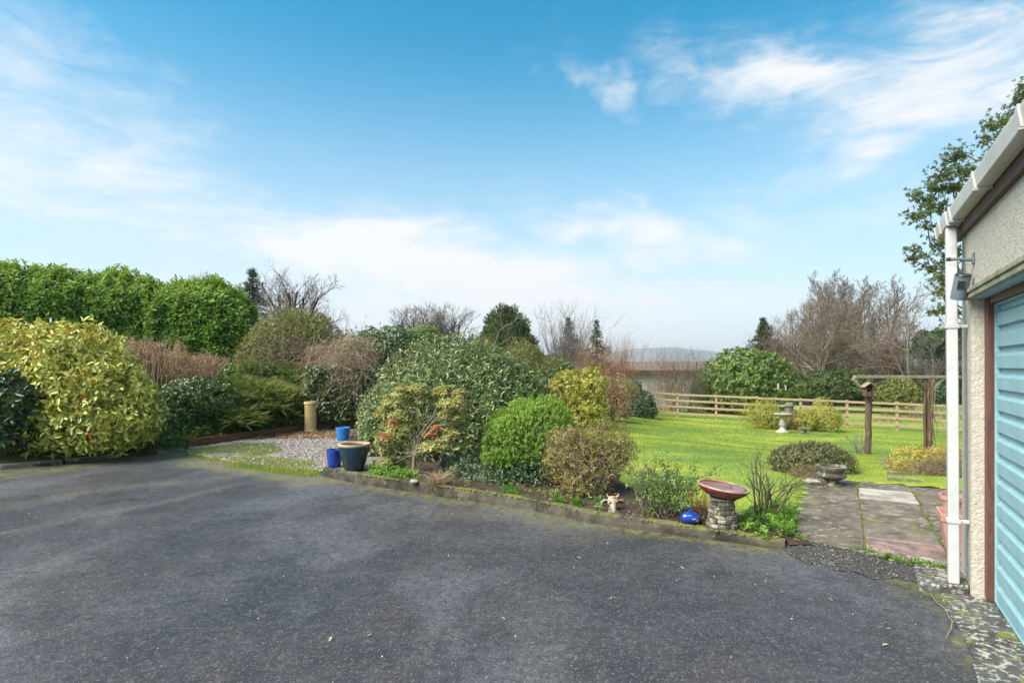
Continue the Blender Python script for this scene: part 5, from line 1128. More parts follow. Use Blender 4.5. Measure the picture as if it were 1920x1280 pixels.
link('foliage', leaf_mesh(shoots_to_leaves(*blob_points([BB(655, 690, 15.0, 46, 55, .5)], 500, rg, .5), rg, 3, .05, .03)), LM['ivy'], tg, stuff=True)
iw = thing('wall_ivy', 'dark ivy hanging down the retaining wall behind the chimney pot', 'ivy', (-3.8, 14.2, .6))
n = 4200; u = rg.rand(n)*3.9; xw = -5.0+u*.985; yw = 14.0+(u-.1)*.17; zz = rg.uniform(.1, 1.55, n); low_ = .15+.55*vnoise(u, 0*u, 1.3, 61)+.25*sstep(u, 1.2, 1.8)*(1-sstep(u, 2.6, 3.2)); kk = zz > low_
P = np.stack([xw, yw-.04-rg.rand(n)*.22, zz], -1)[kk]; N = unit(np.stack([rg.normal(0, .2, n), -np.ones(n), rg.normal(.3, .2, n)], -1))[kk]
link('foliage', leaf_mesh(shoots_to_leaves(P, N, rg, 3, .07, .055, (50, 85), .04)), LM['ivy'], iw, stuff=True)
bush('ivy_mound', 'dark green ivy mass between the tan tangle and the glossy mound', 'ivy', [BB(735, 668, 15.6, 52, 48, .9), BB(700, 690, 15.3, 38, 44, .8), BB(770, 672, 15.8, 42, 40, .9), BB(712, 770, 14.2, 28, 46, .5), BB(690, 650, 15.8, 30, 28, .7)], 4300, LM['ivy'], .065, .048, 4, 57, base=(-3.3, 15.4, 1.1), nst=16, amp=.12, low=-.8)
bush('green_shrub', 'small round olive green bush above the left of the glossy mound', 'shrub', [BB(792, 640, 19, 38, 28, .8)], 1300, LM['rhodo'], .06, .03, 4, 58, base=(-3, 19, 1.2), nst=14)
bush('green_shrub', 'low green bush peeping over the top right of the glossy mound', 'shrub', [BB(900, 660, 17, 42, 22, .9), BB(985, 668, 17, 34, 26, .9)], 1500, LM['olive'], .06, .026, 4, 59, base=(-.8, 17, .9), nst=14)
clump('seedhead_stems', 'thin dark ivy shoots with seed heads standing above the ivy', 'climber', (px(690, 640, 16)[0], 16, 1.9), 46, EYE+55/F*16*.9-1.6, .5, 'tw_dark', 60, .006, 2, .45, rx=.9, leafy=(LM['dark'], 130, .05, .03))
clump('bare_shrub', 'thin bare twigs right of the open crowned bare tree', 'shrub', (px(620, 650, 20)[0], 20, 1.3), 60, 2.2, .5, 'tw_grey', 161, .008, 3, .35, rx=.7)

# ------------------------------------------------------------------ the flower bed
bush('glossy_mound', 'large dome of dark glossy evergreen with pale buds in the middle', 'shrub', [BB(858, 775, 10.9, 160, 133, 1.55), BB(770, 790, 10.7, 88, 104, 1.2), BB(940, 780, 10.7, 84, 100, 1.2), BB(850, 830, 10.2, 140, 70, 1.2), BB(725, 830, 10.0, 45, 65, .7), BB(985, 760, 10.9, 45, 72, .9)],
     17500, LM['camellia'], .080, .034, 3, 62, base=(-.9, 10.9, .05), depth=.25, amp=.06, open_=(35, 80), stem=.06, nst=30, str_=.02, zmin=.12, low=-.9, freq=(3, 9))
# pieris: cushions of pale leaves on bare branches
pt = thing('pieris', 'yellow green pieris with red tips and bare branches before the dome', 'shrub', onT(775, 889))
pc = [(752, 736, 20, 11), (782, 730, 20, 9), (836, 738, 16, 12), (862, 742, 12, 9), (800, 748, 26, 11), (735, 758, 20, 14), (768, 756, 24, 11), (848, 760, 24, 10), (722, 778, 16, 12), (752, 782, 20, 12), (845, 780, 22, 12), (866, 786, 14, 8), (826, 768, 16, 8), (738, 800, 22, 13), (764, 803, 16, 10), (790, 795, 12, 6), (716, 830, 12, 14), (730, 846, 14, 16), (742, 822, 20, 12), (812, 838, 20, 9), (832, 830, 18, 10), (846, 818, 14, 9), (800, 848, 16, 8), (726, 868, 10, 10), (858, 800, 15, 6), (815, 815, 14, 8)]
rg = np.random.RandomState(63); LP, LN, S = [], [], []; b0 = onT(775, 889); fk = px(777, 850, b0[1]); RP, RN = [], []
S += [(*b0, *fk, .032, .026), (*(b0+np.array([.03, 0, 0])), *px(800, 842, b0[1]+.1), .018, .012)]
for i, (x, y, rx_, rz_) in enumerate(pc):
    Y_ = b0[1]+rg.uniform(-.28, .25); c = px(x, y, Y_); s_ = Y_/F; P, N = blob_points([(c, (rx_*s_, rx_*s_, rz_*s_))], int(22+rx_*rz_*.20), rg, .5, .15, None, low=-.35); N = unit(N+np.array([0, 0, 1.2]))
    LP.append(P); LN.append(N); p = fk; e = c-np.array([0, 0, rz_*s_*.6]); k = 6
    md = px(790, 800, b0[1]) if y < 800 else fk
    for j_ in range(k):
        ff = (j_+1)/k; bz_ = (1-ff)**2*fk+2*ff*(1-ff)*md+ff**2*e+rg.normal(0, .012, 3); S.append((*p, *bz_, .014*(1-j_/k*.7), .014*(1-(j_+1)/k*.7))); p = bz_
    for a in P[:12]: S.append((*e, *a, .004, .003))
for (x, y, rx_, rz_) in [(721, 819, 6, 5), (735, 794, 4, 2), (806, 816, 7, 4), (820, 804, 3, 5)]:
    Y_ = b0[1]-.25; c = px(x, y, Y_); s_ = Y_/F; P, N = blob_points([(c, (rx_*s_, rx_*s_, rz_*s_))], 9, rg, .6, .15, None); RP.append(P); RN.append(unit(N+np.array([0, 0, 1])))
for _ in range(26):
    x, y = rg.uniform(770, 830), rg.uniform(752, 795); a = px(x, y, b0[1]+rg.uniform(-.1, .1)); d = unit(rg.normal(0, 1, 3)+np.array([0, 0, .7])); S.append((*a, *(a+d*.16), .007, .004))
link('branches', segs_mesh(np.array(S), 5), M['palewood'], pt)
link('foliage', leaf_mesh(shoots_to_leaves(np.concatenate(LP), np.concatenate(LN), rg, 8, .062, .016, (45, 105), .02, .25, .4)), LM['pieris'], pt, stuff=True)
link('red_shoots', leaf_mesh(shoots_to_leaves(np.concatenate(RP), np.concatenate(RN), rg, 7, .055, .014, (35, 95), .02)), LM['red'], pt, stuff=True)
bush('pieris', 'small young pieris tuft at the foot of the bigger one by the kerb', 'shrub', [BB(741, 878, 8.25, 19, 19, .14)], 120, LM['pieris'], .06, .017, 7, 64, base=tuple(onT(741, 898)), nst=8, str_=.006, open_=(40, 95), stem=.02)
bush('hebe', 'bright green tightly rounded hebe in the bed', 'shrub', [BB(1000, 838, 7.9, 88, 90, .60), BB(955, 850, 7.8, 52, 72, .5), BB(1025, 852, 7.8, 46, 62, .5), BB(935, 878, 7.7, 34, 44, .35), BB(975, 885, 7.55, 46, 36, .3)], 7000, LM['hebe'], .030, .011, 9, 65, base=tuple(onT(985, 925)), depth=.20, amp=.075, up=.85, jit=.2, stem=.045, open_=(25, 65), nst=40, str_=.010, stemmat='bark_pale', low=-.45, zmin=.28, freq=(4, 12), tintf=lambda p, t: t*.7+.3*np.clip((p[:, 2]-.4)/.7, 0, 1))
bush('evergreen_shrub', 'small dark green shrub under the rounded hebe', 'shrub', [BB(1000, 900, 7.3, 42, 30, .28), BB(960, 895, 7.4, 30, 26, .25)], 800, LM['dark'], .040, .018, 5, 66, base=tuple(onT(1000, 935)), nst=14, str_=.006)
bush('grey_shrub', 'low grey green shrub spreading behind the kerb left of the hebe', 'shrub', [BB(890, 892, 7.75, 52, 30, .38), BB(855, 878, 8.1, 30, 20, .3), BB(930, 900, 7.5, 35, 22, .3)], 1900, LM['greygreen'], .030, .016, 5, 67, base=tuple(onT(890, 915)), nst=24, str_=.006, depth=.4)
bush('bronze_shrub', 'twiggy bronze and olive shrub right of the rounded hebe', 'shrub', [BB(1110, 868, 6.9, 70, 66, .45), BB(1068, 850, 7.1, 42, 52, .4), BB(1148, 850, 6.9, 36, 46, .35), BB(1085, 912, 6.7, 44, 28, .3)], 2500, LM['brownish'], .036, .013, 5, 68, base=tuple(onT(1110, 948)), depth=.75, amp=.22, nst=110, str_=.008, stemmat='tw_grey', stemdepth=1.02, low=-.6)
bush('golden_shrub', 'golden yellow shrub on the lawn behind the rounded hebe', 'shrub', [BB(1062, 738, 17, 46, 44, .9), BB(1105, 738, 16.8, 32, 42, .7), BB(1110, 712, 17, 18, 22, .4), BB(1085, 772, 16.4, 44, 28, .7), BB(1115, 765, 16.5, 24, 26, .5)], 2500, LM['golden'], .075, .032, 5, 69, base=(2.0, 17, float(terrain(2.0, 17))), nst=30, amp=.13, depth=.4, low=-.7)
bush('ivy_mound', 'dark green foliage behind the top of the golden shrub', 'shrub', [BB(1060, 706, 18.5, 32, 18, .6)], 700, LM['ivy'], .07, .045, 4, 70, base=(1.7, 18.5, -.3), nst=10)
bush('brown_shrub', 'dry tan shrub between the golden shrub and the lawn', 'shrub', [BB(1155, 760, 20, 27, 36, .8), BB(1138, 745, 20, 18, 40, .6)], 1700, LM['dead'], .06, .024, 4, 71, base=(3.6, 20, float(terrain(3.6, 20))), nst=70, str_=.008, stemmat='tw_tan', low=-.7, depth=.5, stemdepth=1.0)
bush('brown_shrub', 'pinkish brown seed heads right above the golden shrub', 'shrub', [BB(1172, 735, 22, 24, 28, .7)], 1000, LM['brownish'], .06, .024, 4, 72, base=(4.3, 22, float(terrain(4.3, 22))), nst=50, str_=.008, stemmat='tw_tan', depth=.6, stemdepth=1.0)
clump('pampas_stems', 'thin pale stems with drooping heads above the golden shrub', 'plant', (3.3, 20.4, float(terrain(3.3, 20.4))), 26, hgt(692, 1135, 20.4), .3, 'tw_tan', 73, .009, 1, .2, rx=.4, leafy=(LM['dead'], 120, .08, .02))
bush('evergreen_shrub', 'dark green bush at the left end of the fence', 'shrub', [BB(1198, 760, 25, 26, 27, .8), BB(1185, 735, 25.5, 18, 18, .6), BB(1216, 768, 24.6, 14, 16, .5)], 1700, LM['dark'], .075, .04, 4, 74, base=(5.6, 25, float(terrain(5.6, 25))), nst=14, low=-.8)
groundcover('bed_weeds', 'small green weeds and seedlings between the rose and the paving', [onT(*q)[:2] for q in [(1385, 1000), (1440, 1018), (1482, 1012), (1500, 975), (1470, 950), (1400, 962)]], 1300, LM['weed'], .034, .016, 75, bedz, 'weeds', 5, .09, lambda x, y: .3+.7*(vnoise(x, y, 6, 40) > .42))
groundcover('bed_weeds', 'patchy green weeds along the front of the bed behind the kerb', [q for q in inward(kerb, .13)]+[q for q in inward(kerb, .5)][::-1], 2900, LM['weed'], .028, .013, 76, bedz, 'weeds', 5, .05, lambda x, y: .08+.8*(vnoise(x, y, 2.6, 41) > .56))
groundcover('leaf_litter', 'brown bark chips and dead leaves over the bed soil', bed_poly, 9000, LM['dead'], .035, .018, 77, bedz, 'leaf litter', 2, .01, lambda x, y: .5*(vnoise(x, y, 3, 42) > .4), open_=(70, 100))
groundcover('green_leaves', 'clump of fresh green leaves by the big black pot', [onT(690, 893)[:2], onT(740, 905)[:2], onT(790, 912)[:2], onT(775, 893)[:2], onT(700, 880)[:2]], 900, LM['weed'], .04, .017, 78, bedz, 'plants', 5, .10)
groundcover('step_weeds', 'little weeds rooted along the joint between tarmac and paving', [gp(5.41, .45)[:2], gp(5.50, .2)[:2], gp(5.62, -.2)[:2], gp(5.70, -.43)[:2], gp(5.78, -.43)[:2], gp(5.60, .2)[:2], gp(5.45, .72)[:2], gp(5.38, .70)[:2]], 1500, LM['weed'], .024, .011, 79, lambda x, y: .03+0*x, 'weeds', 5, .03, lambda x, y: 1.0*(vnoise(x, y, 7, 43) > .50))
for (n0, a0, b0_) in ((.185, 5.6, 8.9), (.765, 5.6, 8.9)):
    groundcover('joint_moss', 'moss and tiny weeds in the left paving joint' if n0 < .5 else 'moss and tiny weeds in the right paving joint', [gp(a0, n0-.022)[:2], gp(b0_, n0-.022)[:2], gp(b0_, n0+.022)[:2], gp(a0, n0+.022)[:2]], 1500, LM['olive'], .016, .010, 80+int(n0*10), lambda x, y: .046+0*x, 'weeds', 4, .012, lambda x, y: .25+.75*(vnoise(x, y, 3, 44) > .42))
def tuft(name, label, base, n, H, W, mat, seed, rad=.06, lean=.5, cat='plant', group=None):
    r_ = np.random.RandomState(seed); a = r_.uniform(0, 6.28, n); rr_ = rad*np.sqrt(r_.rand(n)); P = np.array(base)+np.stack([rr_*np.cos(a), rr_*np.sin(a), 0*a], -1)
    return tag(link(name, blades(P, r_.uniform(H*.55, H*1.1, n), r_.uniform(W*.6, W, n), r_, lean, seg2=True), M[mat]), label, cat, group)
tuft('daffodil_leaves', 'tuft of green bulb leaves under the bronze shrub, left one', onT(1046, 948), 70, .15, .010, 'freshgrass', 81, .07)
tuft('daffodil_leaves', 'tuft of green bulb leaves right under the bronze shrub', onT(1081, 951), 70, .14, .010, 'freshgrass', 82, .06)
tuft('daffodil_leaves', 'tuft of green bulb leaves at the kerb under the hebe', onT(955, 927), 90, .13, .010, 'freshgrass', 83, .12)
tuft('daffodil_leaves', 'pale bulb leaves behind the kerb left of the blue ornament', onT(1225, 965), 60, .15, .009, 'strap', 84, .12)
tuft('dead_grass', 'dead tan grass tuft flopping over the kerb', onT(822, 917), 240, .30, .006, 'drygrass', 85, .10, 1.3)
# bare and half leafed shrubs near the birdbath
clump('twiggy_shrub', 'upright grey twigs at the right of the bronze shrub', 'shrub', tuple(onT(1213, 962)), 16, .62, .2, 'tw_grey', 86, .007, 2, .22, rx=.06)
clump('leafy_shrub', 'half bare green shrub left of the red birdbath', 'shrub', tuple(onT(1252, 966)), 34, .50, .2, 'tw_grey', 87, .006, 2, .45, rx=.10, leafy=(LM['rhodo'], 420, .036, .015))
clump('dry_shrub', 'small rust brown dead shrub against the birdbath pedestal', 'shrub', tuple(onT(1312, 972)), 55, .30, .2, 'tw_red', 88, .004, 3, .32, rx=.07)
# pruned rose
r_ = random.Random(5); rb = onT(1436, 972); rt = thing('rose_bush', 'bare pruned rose bush right of the red birdbath', 'rose bush', rb)
for (x0, x1, y1, rad) in [(1419, 1405, 862, .009), (1424, 1424, 858, .008), (1430, 1441, 842, .010), (1437, 1447, 868, .008), (1441, 1470, 900, .008), (1446, 1478, 905, .009), (1434, 1435, 895, .011), (1428, 1412, 895, .009), (1450, 1474, 880, .007), (1422, 1398, 885, .007), (1436, 1425, 875, .010), (1440, 1456, 860, .008), (1430, 1448, 905, .012), (1444, 1462, 915, .010)]:
    a = px(x0, 972, rb[1]+r_.uniform(-.05, .05)); a[2] = rb[2]; e = px(x1, y1, rb[1]+r_.uniform(-.1, .1)); d = e-a
    out = {0: [], 1: []}; grow(r_, a, d/np.linalg.norm(d)-np.array([0, 0, .15]), np.linalg.norm(d)*1.02, rad, 1, dict(levels=3, nb=[4, 4, 3], t0=[.3, .25, .4], ang=(18, 55), up=[.06, .08, .08], lr=.42, rr=.6, wob=.13, nseg=6, taper=.5, rmin=.0022), out); link('cane', segs_mesh(np.array(out[1]), 5), M['bark_mossy'], rt)

# shrubs round the paving
bush('heather_mound', 'low purplish green mound left of the stone urn', 'shrub', [BB(1515, 866, 8.5, 56, 32, .42), BB(1560, 868, 8.6, 30, 30, .35), BB(1480, 870, 8.5, 26, 28, .3)], 2300, LM['purple'], .040, .015, 5, 101, base=tuple(onT(1515, 905)), nst=24, str_=.006, low=-.7, depth=.3)
bush('brown_heather', 'low brown twiggy cushion in front of the purplish mound', 'shrub', [BB(1512, 893, 8.05, 34, 18, .2)], 380, LM['brownish'], .022, .008, 5, 102, base=tuple(onT(1512, 908)), nst=90, str_=.004, stemmat='tw_brown', stemdepth=1.0)
bush('gold_edging_shrub', 'bright gold edged shrub beside the garage end of the paving', 'shrub', [BB(1725, 872, 8.9, 46, 28, .40), BB(1775, 868, 9.0, 46, 30, .4), BB(1700, 890, 8.6, 18, 22, .2)], 1500, LM['gold'], .034, .015, 5, 103, base=tuple(onT(1735, 905)), nst=20, str_=.006, low=-.4)
bush('brown_heather', 'brown clipped heather in front of the gold edged shrub', 'shrub', [BB(1738, 890, 8.35, 46, 30, .24), BB(1785, 884, 8.4, 44, 38, .28)], 1500, LM['brownish'], .018, .006, 6, 104, base=tuple(onT(1740, 914)), nst=260, str_=.0035, stemmat='tw_brown', stemdepth=1.0)
# borders by the lawn birdbath
for i, (bl, lb, sd_) in enumerate([([BB(1432, 782, 22.8, 32, 27, .7), BB(1452, 790, 22.6, 20, 18, .5)], 'yellow tipped shrub left of the stone birdbath', 111), ([BB(1545, 788, 22.2, 33, 25, .7), BB(1515, 790, 22.2, 20, 20, .5)], 'yellow tipped shrub right of the stone birdbath', 112)]):
    bush('golden_shrub', lb, 'shrub', bl, 2300, LM['golden'] if i < 9 else None, .05, .02, 5, sd_, base=tuple(onT(1432 if i == 0 else 1540, 809)), nst=40, str_=.007, stemmat='tw_pink', depth=.45, amp=.14, low=-.8, tintf=lambda p, t: t*.9)
bush('bronze_shrub', 'reddish brown shrub directly behind the stone birdbath', 'shrub', [BB(1490, 790, 22.9, 26, 20, .6)], 700, LM['brownish'], .05, .02, 5, 113, base=tuple(onT(1490, 806)), nst=40, str_=.007, stemmat='tw_pink', low=-.7)
bush('golden_shrub', 'small yellow shrub top showing behind the right border shrub', 'shrub', [BB(1541, 757, 24.0, 16, 11, .4), BB(1541, 775, 23.6, 20, 12, .4)], 360, LM['golden'], .05, .02, 5, 114, base=tuple(onT(1541, 800)), nst=14, str_=.007)
clump('dry_shrub', 'bare twigs at the foot of the left pergola post', 'shrub', tuple(onT(1616, 853)), 22, .75, .2, 'tw_grey', 115, .007, 2, .40, rx=.14)
# far belt behind left garden so no gap shows
bush('hedge_mass', 'dark green boundary planting behind the glossy mound', 'hedge', [BB(640, 668, 22, 90, 40, 1.5), BB(820, 678, 24, 120, 30, 1.5), BB(990, 690, 26, 80, 30, 1.2)], 3600, LM['olive'], .10, .05, 4, 116, base=(-3.2, 23.5, .9), nst=20)
# lawn blades, thick near the camera and thinning away
r_ = np.random.RandomState(120); n = 560000
Yd = 4.9+(31-4.9)*r_.rand(n)**1.75; Xd = r_.uniform(-.02, .90, n)*Yd+.1
k = lawn_keep(Xd, Yd) & ~inpoly(Xd, Yd, bed_poly) | ((dist_poly(Xd, Yd, bed_poly) < .12) & inpoly(Xd, Yd, bed_poly) & (Yd > 5.4) & (Xd > 1.3)); Xd, Yd = Xd[k], Yd[k]
P = np.stack([Xd, Yd, lawnz(Xd, Yd)-.004], -1); sc_ = np.clip(Yd/8, .8, 2.6)
tag(link('lawn_grass', blades(P, .028*r_.uniform(.5, 1.3, len(Xd))*sc_**.5, .0042*sc_, r_, 1.0), M['blade']), 'short mossy yellow green lawn grass', 'grass', kind='stuff')
e_ = [gp(5.78, -.44), gp(8.98, -.44), gp(8.98, .0)]; ed = dens([q[:2] for q in e_], .004); ed = np.array(ed)+r_.normal(0, .022, (len(ed), 2))
tag(link('edge_grass', blades(np.stack([ed[:, 0], ed[:, 1], .03+0*ed[:, 0]], -1), .06, .006, r_, 1.0), M['blade']), 'longer grass fringing the left edge of the paving', 'grass', kind='stuff')
grassfield('grass_patch', 'patchy grass creeping over the tarmac edge of the gravel', gr_poly, 110000, .05, .007, 'blade', lambda x, y: .012+0*x, 121, lean=.9, seg2=False, dens_f=lambda x, y: np.clip(gk(x, y)*1.3, 0, 1))
grassfield('grass_patch', 'sparse grass and moss tufts along the gravel', [on(*q)[:2] for q in [(352, 850), (604, 884), (604, 872), (470, 834), (380, 836)]], 4000, .04, .006, 'strap', lambda x, y: .02+0*x, 122, lean=.9, seg2=False, dens_f=lambda x, y: .7*(vnoise(x, y, 3.4, 51) > .62))
X, Y = sample_poly([np.array([-5.5, 12.2]), np.array([-5.2, 13.6]), np.array([-3.4, 13.9]), np.array([-3.3, 12.2])], 1500, r_)
P = np.stack([X, Y, .035+0*X], -1); tag(link('fallen_leaves', leaf_mesh(shoots_to_leaves(P, np.tile([0, 0, 1.], (len(P), 1)), r_, 2, .06, .035, (70, 100), .01)), LM['dead']), 'drift of brown fallen leaves at the back of the gravel under the wall', 'leaf litter', kind='stuff')

# ------------------------------------------------------------------ fence
A_ = np.array([8.22, 28.2]); B_ = np.array([16.24, 24.0]); fd = (B_-A_)/5; ft = thing('post_and_rail_fence', 'four rail timber fence across the far end of the lawn', 'fence', (A_[0], A_[1], float(terrain(*A_))))
posts = [A_+fd*k_ for k_ in range(-2, 9)]; rr = random.Random(3)
fdn = fd/np.linalg.norm(fd); fn = np.array([fdn[1], -fdn[0]])
for k_, q in enumerate(posts):
    z0 = float(terrain(*q)); MB().box((q[0], q[1], z0+.56), (.11, .10, 1.28), ((fdn[0], fdn[1], 0), (fn[0], fn[1], 0), (rr.uniform(-.01, .01), 0, 1))).build('post', M['rail'], ft, bevel=.008)
for k_ in range(len(posts)-1):
    a, b = posts[k_]+fn*.075, posts[k_+1]+fn*.075
    for h_ in (1.12, .82, .52, .20):
        j1, j2 = rr.uniform(-.012, .012), rr.uniform(-.012, .012); g_ = fdn*.006
        MB().bar((a[0]+g_[0], a[1]+g_[1], float(terrain(*posts[k_]))+h_+j1), (b[0]-g_[0], b[1]-g_[1], float(terrain(*posts[k_+1]))+h_+j2), .04, .095).build('rail', M['rail'], ft, bevel=.004)
# ------------------------------------------------------------------ pergola
p1 = onT(1628, 853); p2 = px(1742, 700, p1[1]+.45); p2[2] = float(terrain(p2[0], p2[1])); pd = unit((p2-p1)*np.array([1, 1, 0])); pn = np.array([pd[1], -pd[0], 0]); zt = EYE-(706-HY)/F*p1[1]
pg = thing('pergola', 'dark rustic timber pergola arch over the lawn path', 'pergola', p1)
wd = .13
for q, rw_ in ((p1, .075), (p2, .07), (p2+pd*-.13+pn*.0, .035)):
    pts_ = [np.array([q[0]+rr.uniform(-.012, .012), q[1], z]) for z in np.linspace(q[2]-.05, zt-.05, 8)]
    MB().tube(pts_, [rw_*rr.uniform(.9, 1.08) for _ in pts_], 9).build('post', M['oldwood'], pg, smooth=True)
e0, e1 = p1-pd*.42, p2+pd*1.0
MB().bar((e0[0], e0[1], zt), (e1[0], e1[1], zt-.02), .09, .075).build('beam', M['palewood'], pg, bevel=.008)
for q in (p1, p2):
    for sg in (-1, 1):
        a = np.array([q[0], q[1], zt-.42])+pd*sg*.05; b = np.array([q[0], q[1], zt-.05])+pd*sg*.46; MB().bar(a, b, .055, .06).build('brace', M['oldwood'] if sg*(1 if q is p1 else -1) > 0 else M['palewood'], pg, bevel=.004)
r_2 = np.random.RandomState(8); S = []
for i in range(7):
    p = p2+np.array([r_2.uniform(-.1, .1), -.08, 0])
    for j_ in range(14): q = p+np.array([r_2.normal(0, .03)+(p2[0]-p[0])*.2, r_2.normal(0, .01), .14]); S.append((*p, *q, .009, .008)); p = q
link('climber_stems', segs_mesh(np.array(S), 4), M['tw_brown'], pg)
# nest box
nb_ = thing('nest_box', 'small wooden nest box on the left pergola post', 'bird house', (p1[0], p1[1]-.12, EYE-(742-HY)/F*p1[1]))
s_ = p1[1]/F; c = px(1628, 732, p1[1]-.14); W2, H2 = 15*s_, 18*s_
mb = MB(); mb.box(c+np.array([-W2*.45, 0, 0]), (.015, .16, H2)); mb.box(c+np.array([W2*.45, 0, 0]), (.015, .16, H2)); mb.box(c+np.array([0, 0, -H2*.5-.008]), (W2+.02, .19, .014)); mb.box(c+np.array([0, .07, 0]), (W2*.82, .015, H2)); mb.box(c+np.array([0, -.06, -H2*.3]), (W2*.82, .012, H2*.4)); mb.build('box', M['oldwood'], nb_)
mb = MB(); zt2 = c[2]+H2*.5+.085
for sg in (-1, 1): mb.bar((c[0], c[1]-.11, zt2), (c[0]+sg*.155, c[1]-.11, zt2-.10), .012, .012); 
V = []
for sg in (-1, 1):
    q0 = np.array([c[0], c[1]-.11, zt2]); q1 = np.array([c[0]+sg*.155, c[1]-.11, zt2-.105]); 
    MB().add([q0, q1, q1+[0, .22, 0], q0+[0, .22, 0]]+[v-np.array([0, 0, .016]) for v in (q0, q1, q1+[0, .22, 0], q0+[0, .22, 0])], [(0, 1, 2, 3), (7, 6, 5, 4), (0, 4, 5, 1), (1, 5, 6, 2), (2, 6, 7, 3), (3, 7, 4, 0)]).build('roof_board', M['palewood'], nb_)
MB().add([(c[0]-.1, c[1]+.06, c[2]+H2*.5), (c[0]+.1, c[1]+.06, c[2]+H2*.5), (c[0], c[1]+.06, zt2-.02), (c[0]-.1, c[1]+.075, c[2]+H2*.5), (c[0]+.1, c[1]+.075, c[2]+H2*.5), (c[0], c[1]+.075, zt2-.02)], [(0, 1, 2), (5, 4, 3), (0, 3, 4, 1), (1, 4, 5, 2), (2, 5, 3, 0)]).build('gable', M['oldwood'], nb_)

# ------------------------------------------------------------------ pots and ornaments
def glaze(name, c1, c2, rough=.18, sc=6, c3=None):
    m, t, p, out = newmat(name); o = t.obj(); c = t.mix(t.step(t.noise(sc, t.scale(o, (1, 1, .4)), 5, .6, .5), .35, .68), c1, c2)
    if c3: c = t.mix(t.step(t.noise(14, o, 4, .6), .60, .68), c, c3)
    t.l.new(c, p.inputs['Base Color']); p.inputs['Roughness'].default_value = rough; p.inputs['Specular IOR Level'].default_value = .6
    bump(t, p, t.noise(20, o, 2), .08, .004); return m
M['g_dark'] = glaze('midnight_glaze', (.006, .018, .035), (.02, .05, .075), .16)
M['g_blue'] = glaze('cobalt_glaze', (.008, .028, .20), (.02, .07, .42), .15)
M['g_sky'] = glaze('mid_blue_glaze', (.02, .16, .48), (.04, .24, .62), .35)
M['g_red'] = glaze('oxblood_glaze', (.16, .030, .028), (.26, .055, .045), .15)
M['lip'] = surf('buff_clay', (.42, .31, .19), (.55, .43, .29), 14, .6, .1, .002)
M['clay'] = surf('buff_chimney_clay', (.47, .33, .15), (.58, .42, .21), 5, .65, .15, .004, c3=(.33, .22, .10), s3=9, lo3=.55, hi3=.7)
M['terra'] = surf('pink_terracotta', (.42, .22, .17), (.52, .30, .24), 6, .7, .1, .003)
M['water'] = None
m, t_, p_, o_ = newmat('water'); p_.inputs['Base Color'].default_value = (.10, .03, .03, 1); p_.inputs['Roughness'].default_value = .03; p_.inputs['Specular IOR Level'].default_value = .9; M['water'] = m
def pot(name, label, base, R_, H_, rb_, body, lipm, rimh=.03, seed=0, flare=.0, cat='plant pot', lipw=.022, soil=.55, prof=None):
    t = thing(name, label, cat, base); x, y, z = base
    pr = [(rb_*.96, 0), (rb_, .006), (rb_+(R_-rb_)*.35, H_*.28), (rb_+(R_-rb_)*.72, H_*.62), (R_*.965, H_-rimh)]
    MB().lathe(pr+[(R_*.965-.018, H_-rimh), (rb_+(R_-rb_)*.4, H_*.3), (.001, H_*.3)], (x, y, z), 40).build('body', body, t, smooth=True)
    MB().lathe([(R_*.965-.017, H_-rimh+.001), (R_*.972, H_-rimh+.001), (R_, H_-rimh*.55), (R_, H_-.006), (R_-.006, H_), (R_-lipw, H_-.003), (R_-lipw-.004, H_-rimh), (R_*.965-.017, H_-rimh+.001)], (x, y, z), 40).build('rim', lipm, t, smooth=True)
    MB().lathe([(.001, H_*soil+.004), (R_*.5, H_*soil), (rb_+(R_-rb_)*(soil+.12)-.02, H_*soil-.004), (.001, H_*soil-.02)], (x, y, z), 24).build('soil', M['soil'] if lipm is not M['lip'] else M['lip'], t)
    return t
bp = px(664, 882, 8.02); pot('glazed_pot', 'large midnight blue black pot with a buff rim on the corner slab', (bp[0], bp[1], .120), .222, .385, .125, M['g_dark'], M['lip'], .035, soil=.62, lipw=.034)
bp2 = px(627, 874, 8.32); pot('glazed_pot', 'small cobalt blue glazed pot left of the large dark pot', (bp2[0], bp2[1], .120), .118, .255, .085, M['g_blue'], M['g_blue'], .03, soil=.8)
q = on(643, 828); pot('glazed_pot', 'mid blue pot standing alone on the gravel', (q[0], q[1], .02), .152, .285, .105, M['g_sky'], M['g_sky'], .05, soil=.8)
q = on(582, 812); ct = thing('chimney_pot', 'tall buff clay chimney pot standing by the ivy wall', 'chimney pot', (q[0], q[1], .0)); Rc = .135
MB().lathe([(Rc*1.10, 0), (Rc*1.16, .012), (Rc*1.16, .05), (Rc*1.02, .068), (Rc*.985, .1), (Rc*.96, .62), (Rc*.97, .66), (Rc*.85, .66), (Rc*.84, .1), (.001, .1)], (q[0], q[1], .015), 40, wob=.004).build('body', M['clay'], ct, smooth=True)
MB().lathe([(Rc*.86, .662), (Rc*.98, .662), (Rc*1.08, .675), (Rc*1.09, .715), (Rc*1.02, .735), (Rc*.88, .733), (Rc*.86, .662)], (q[0], q[1], .015), 40).build('rim', M['clay'], ct, smooth=True)
for i in range(14):
    a = -math.pi/2+(rr.random()-.5)*1.9; z = .50+rr.random()*.14; c = np.array([q[0]+Rc*.968*math.cos(a), q[1]+Rc*.968*math.sin(a), z]); MB().lathe([(.001, -.003), (.008, 0), (.001, .003)], c, 6).build('lichen_spot', M['stone'], ct)
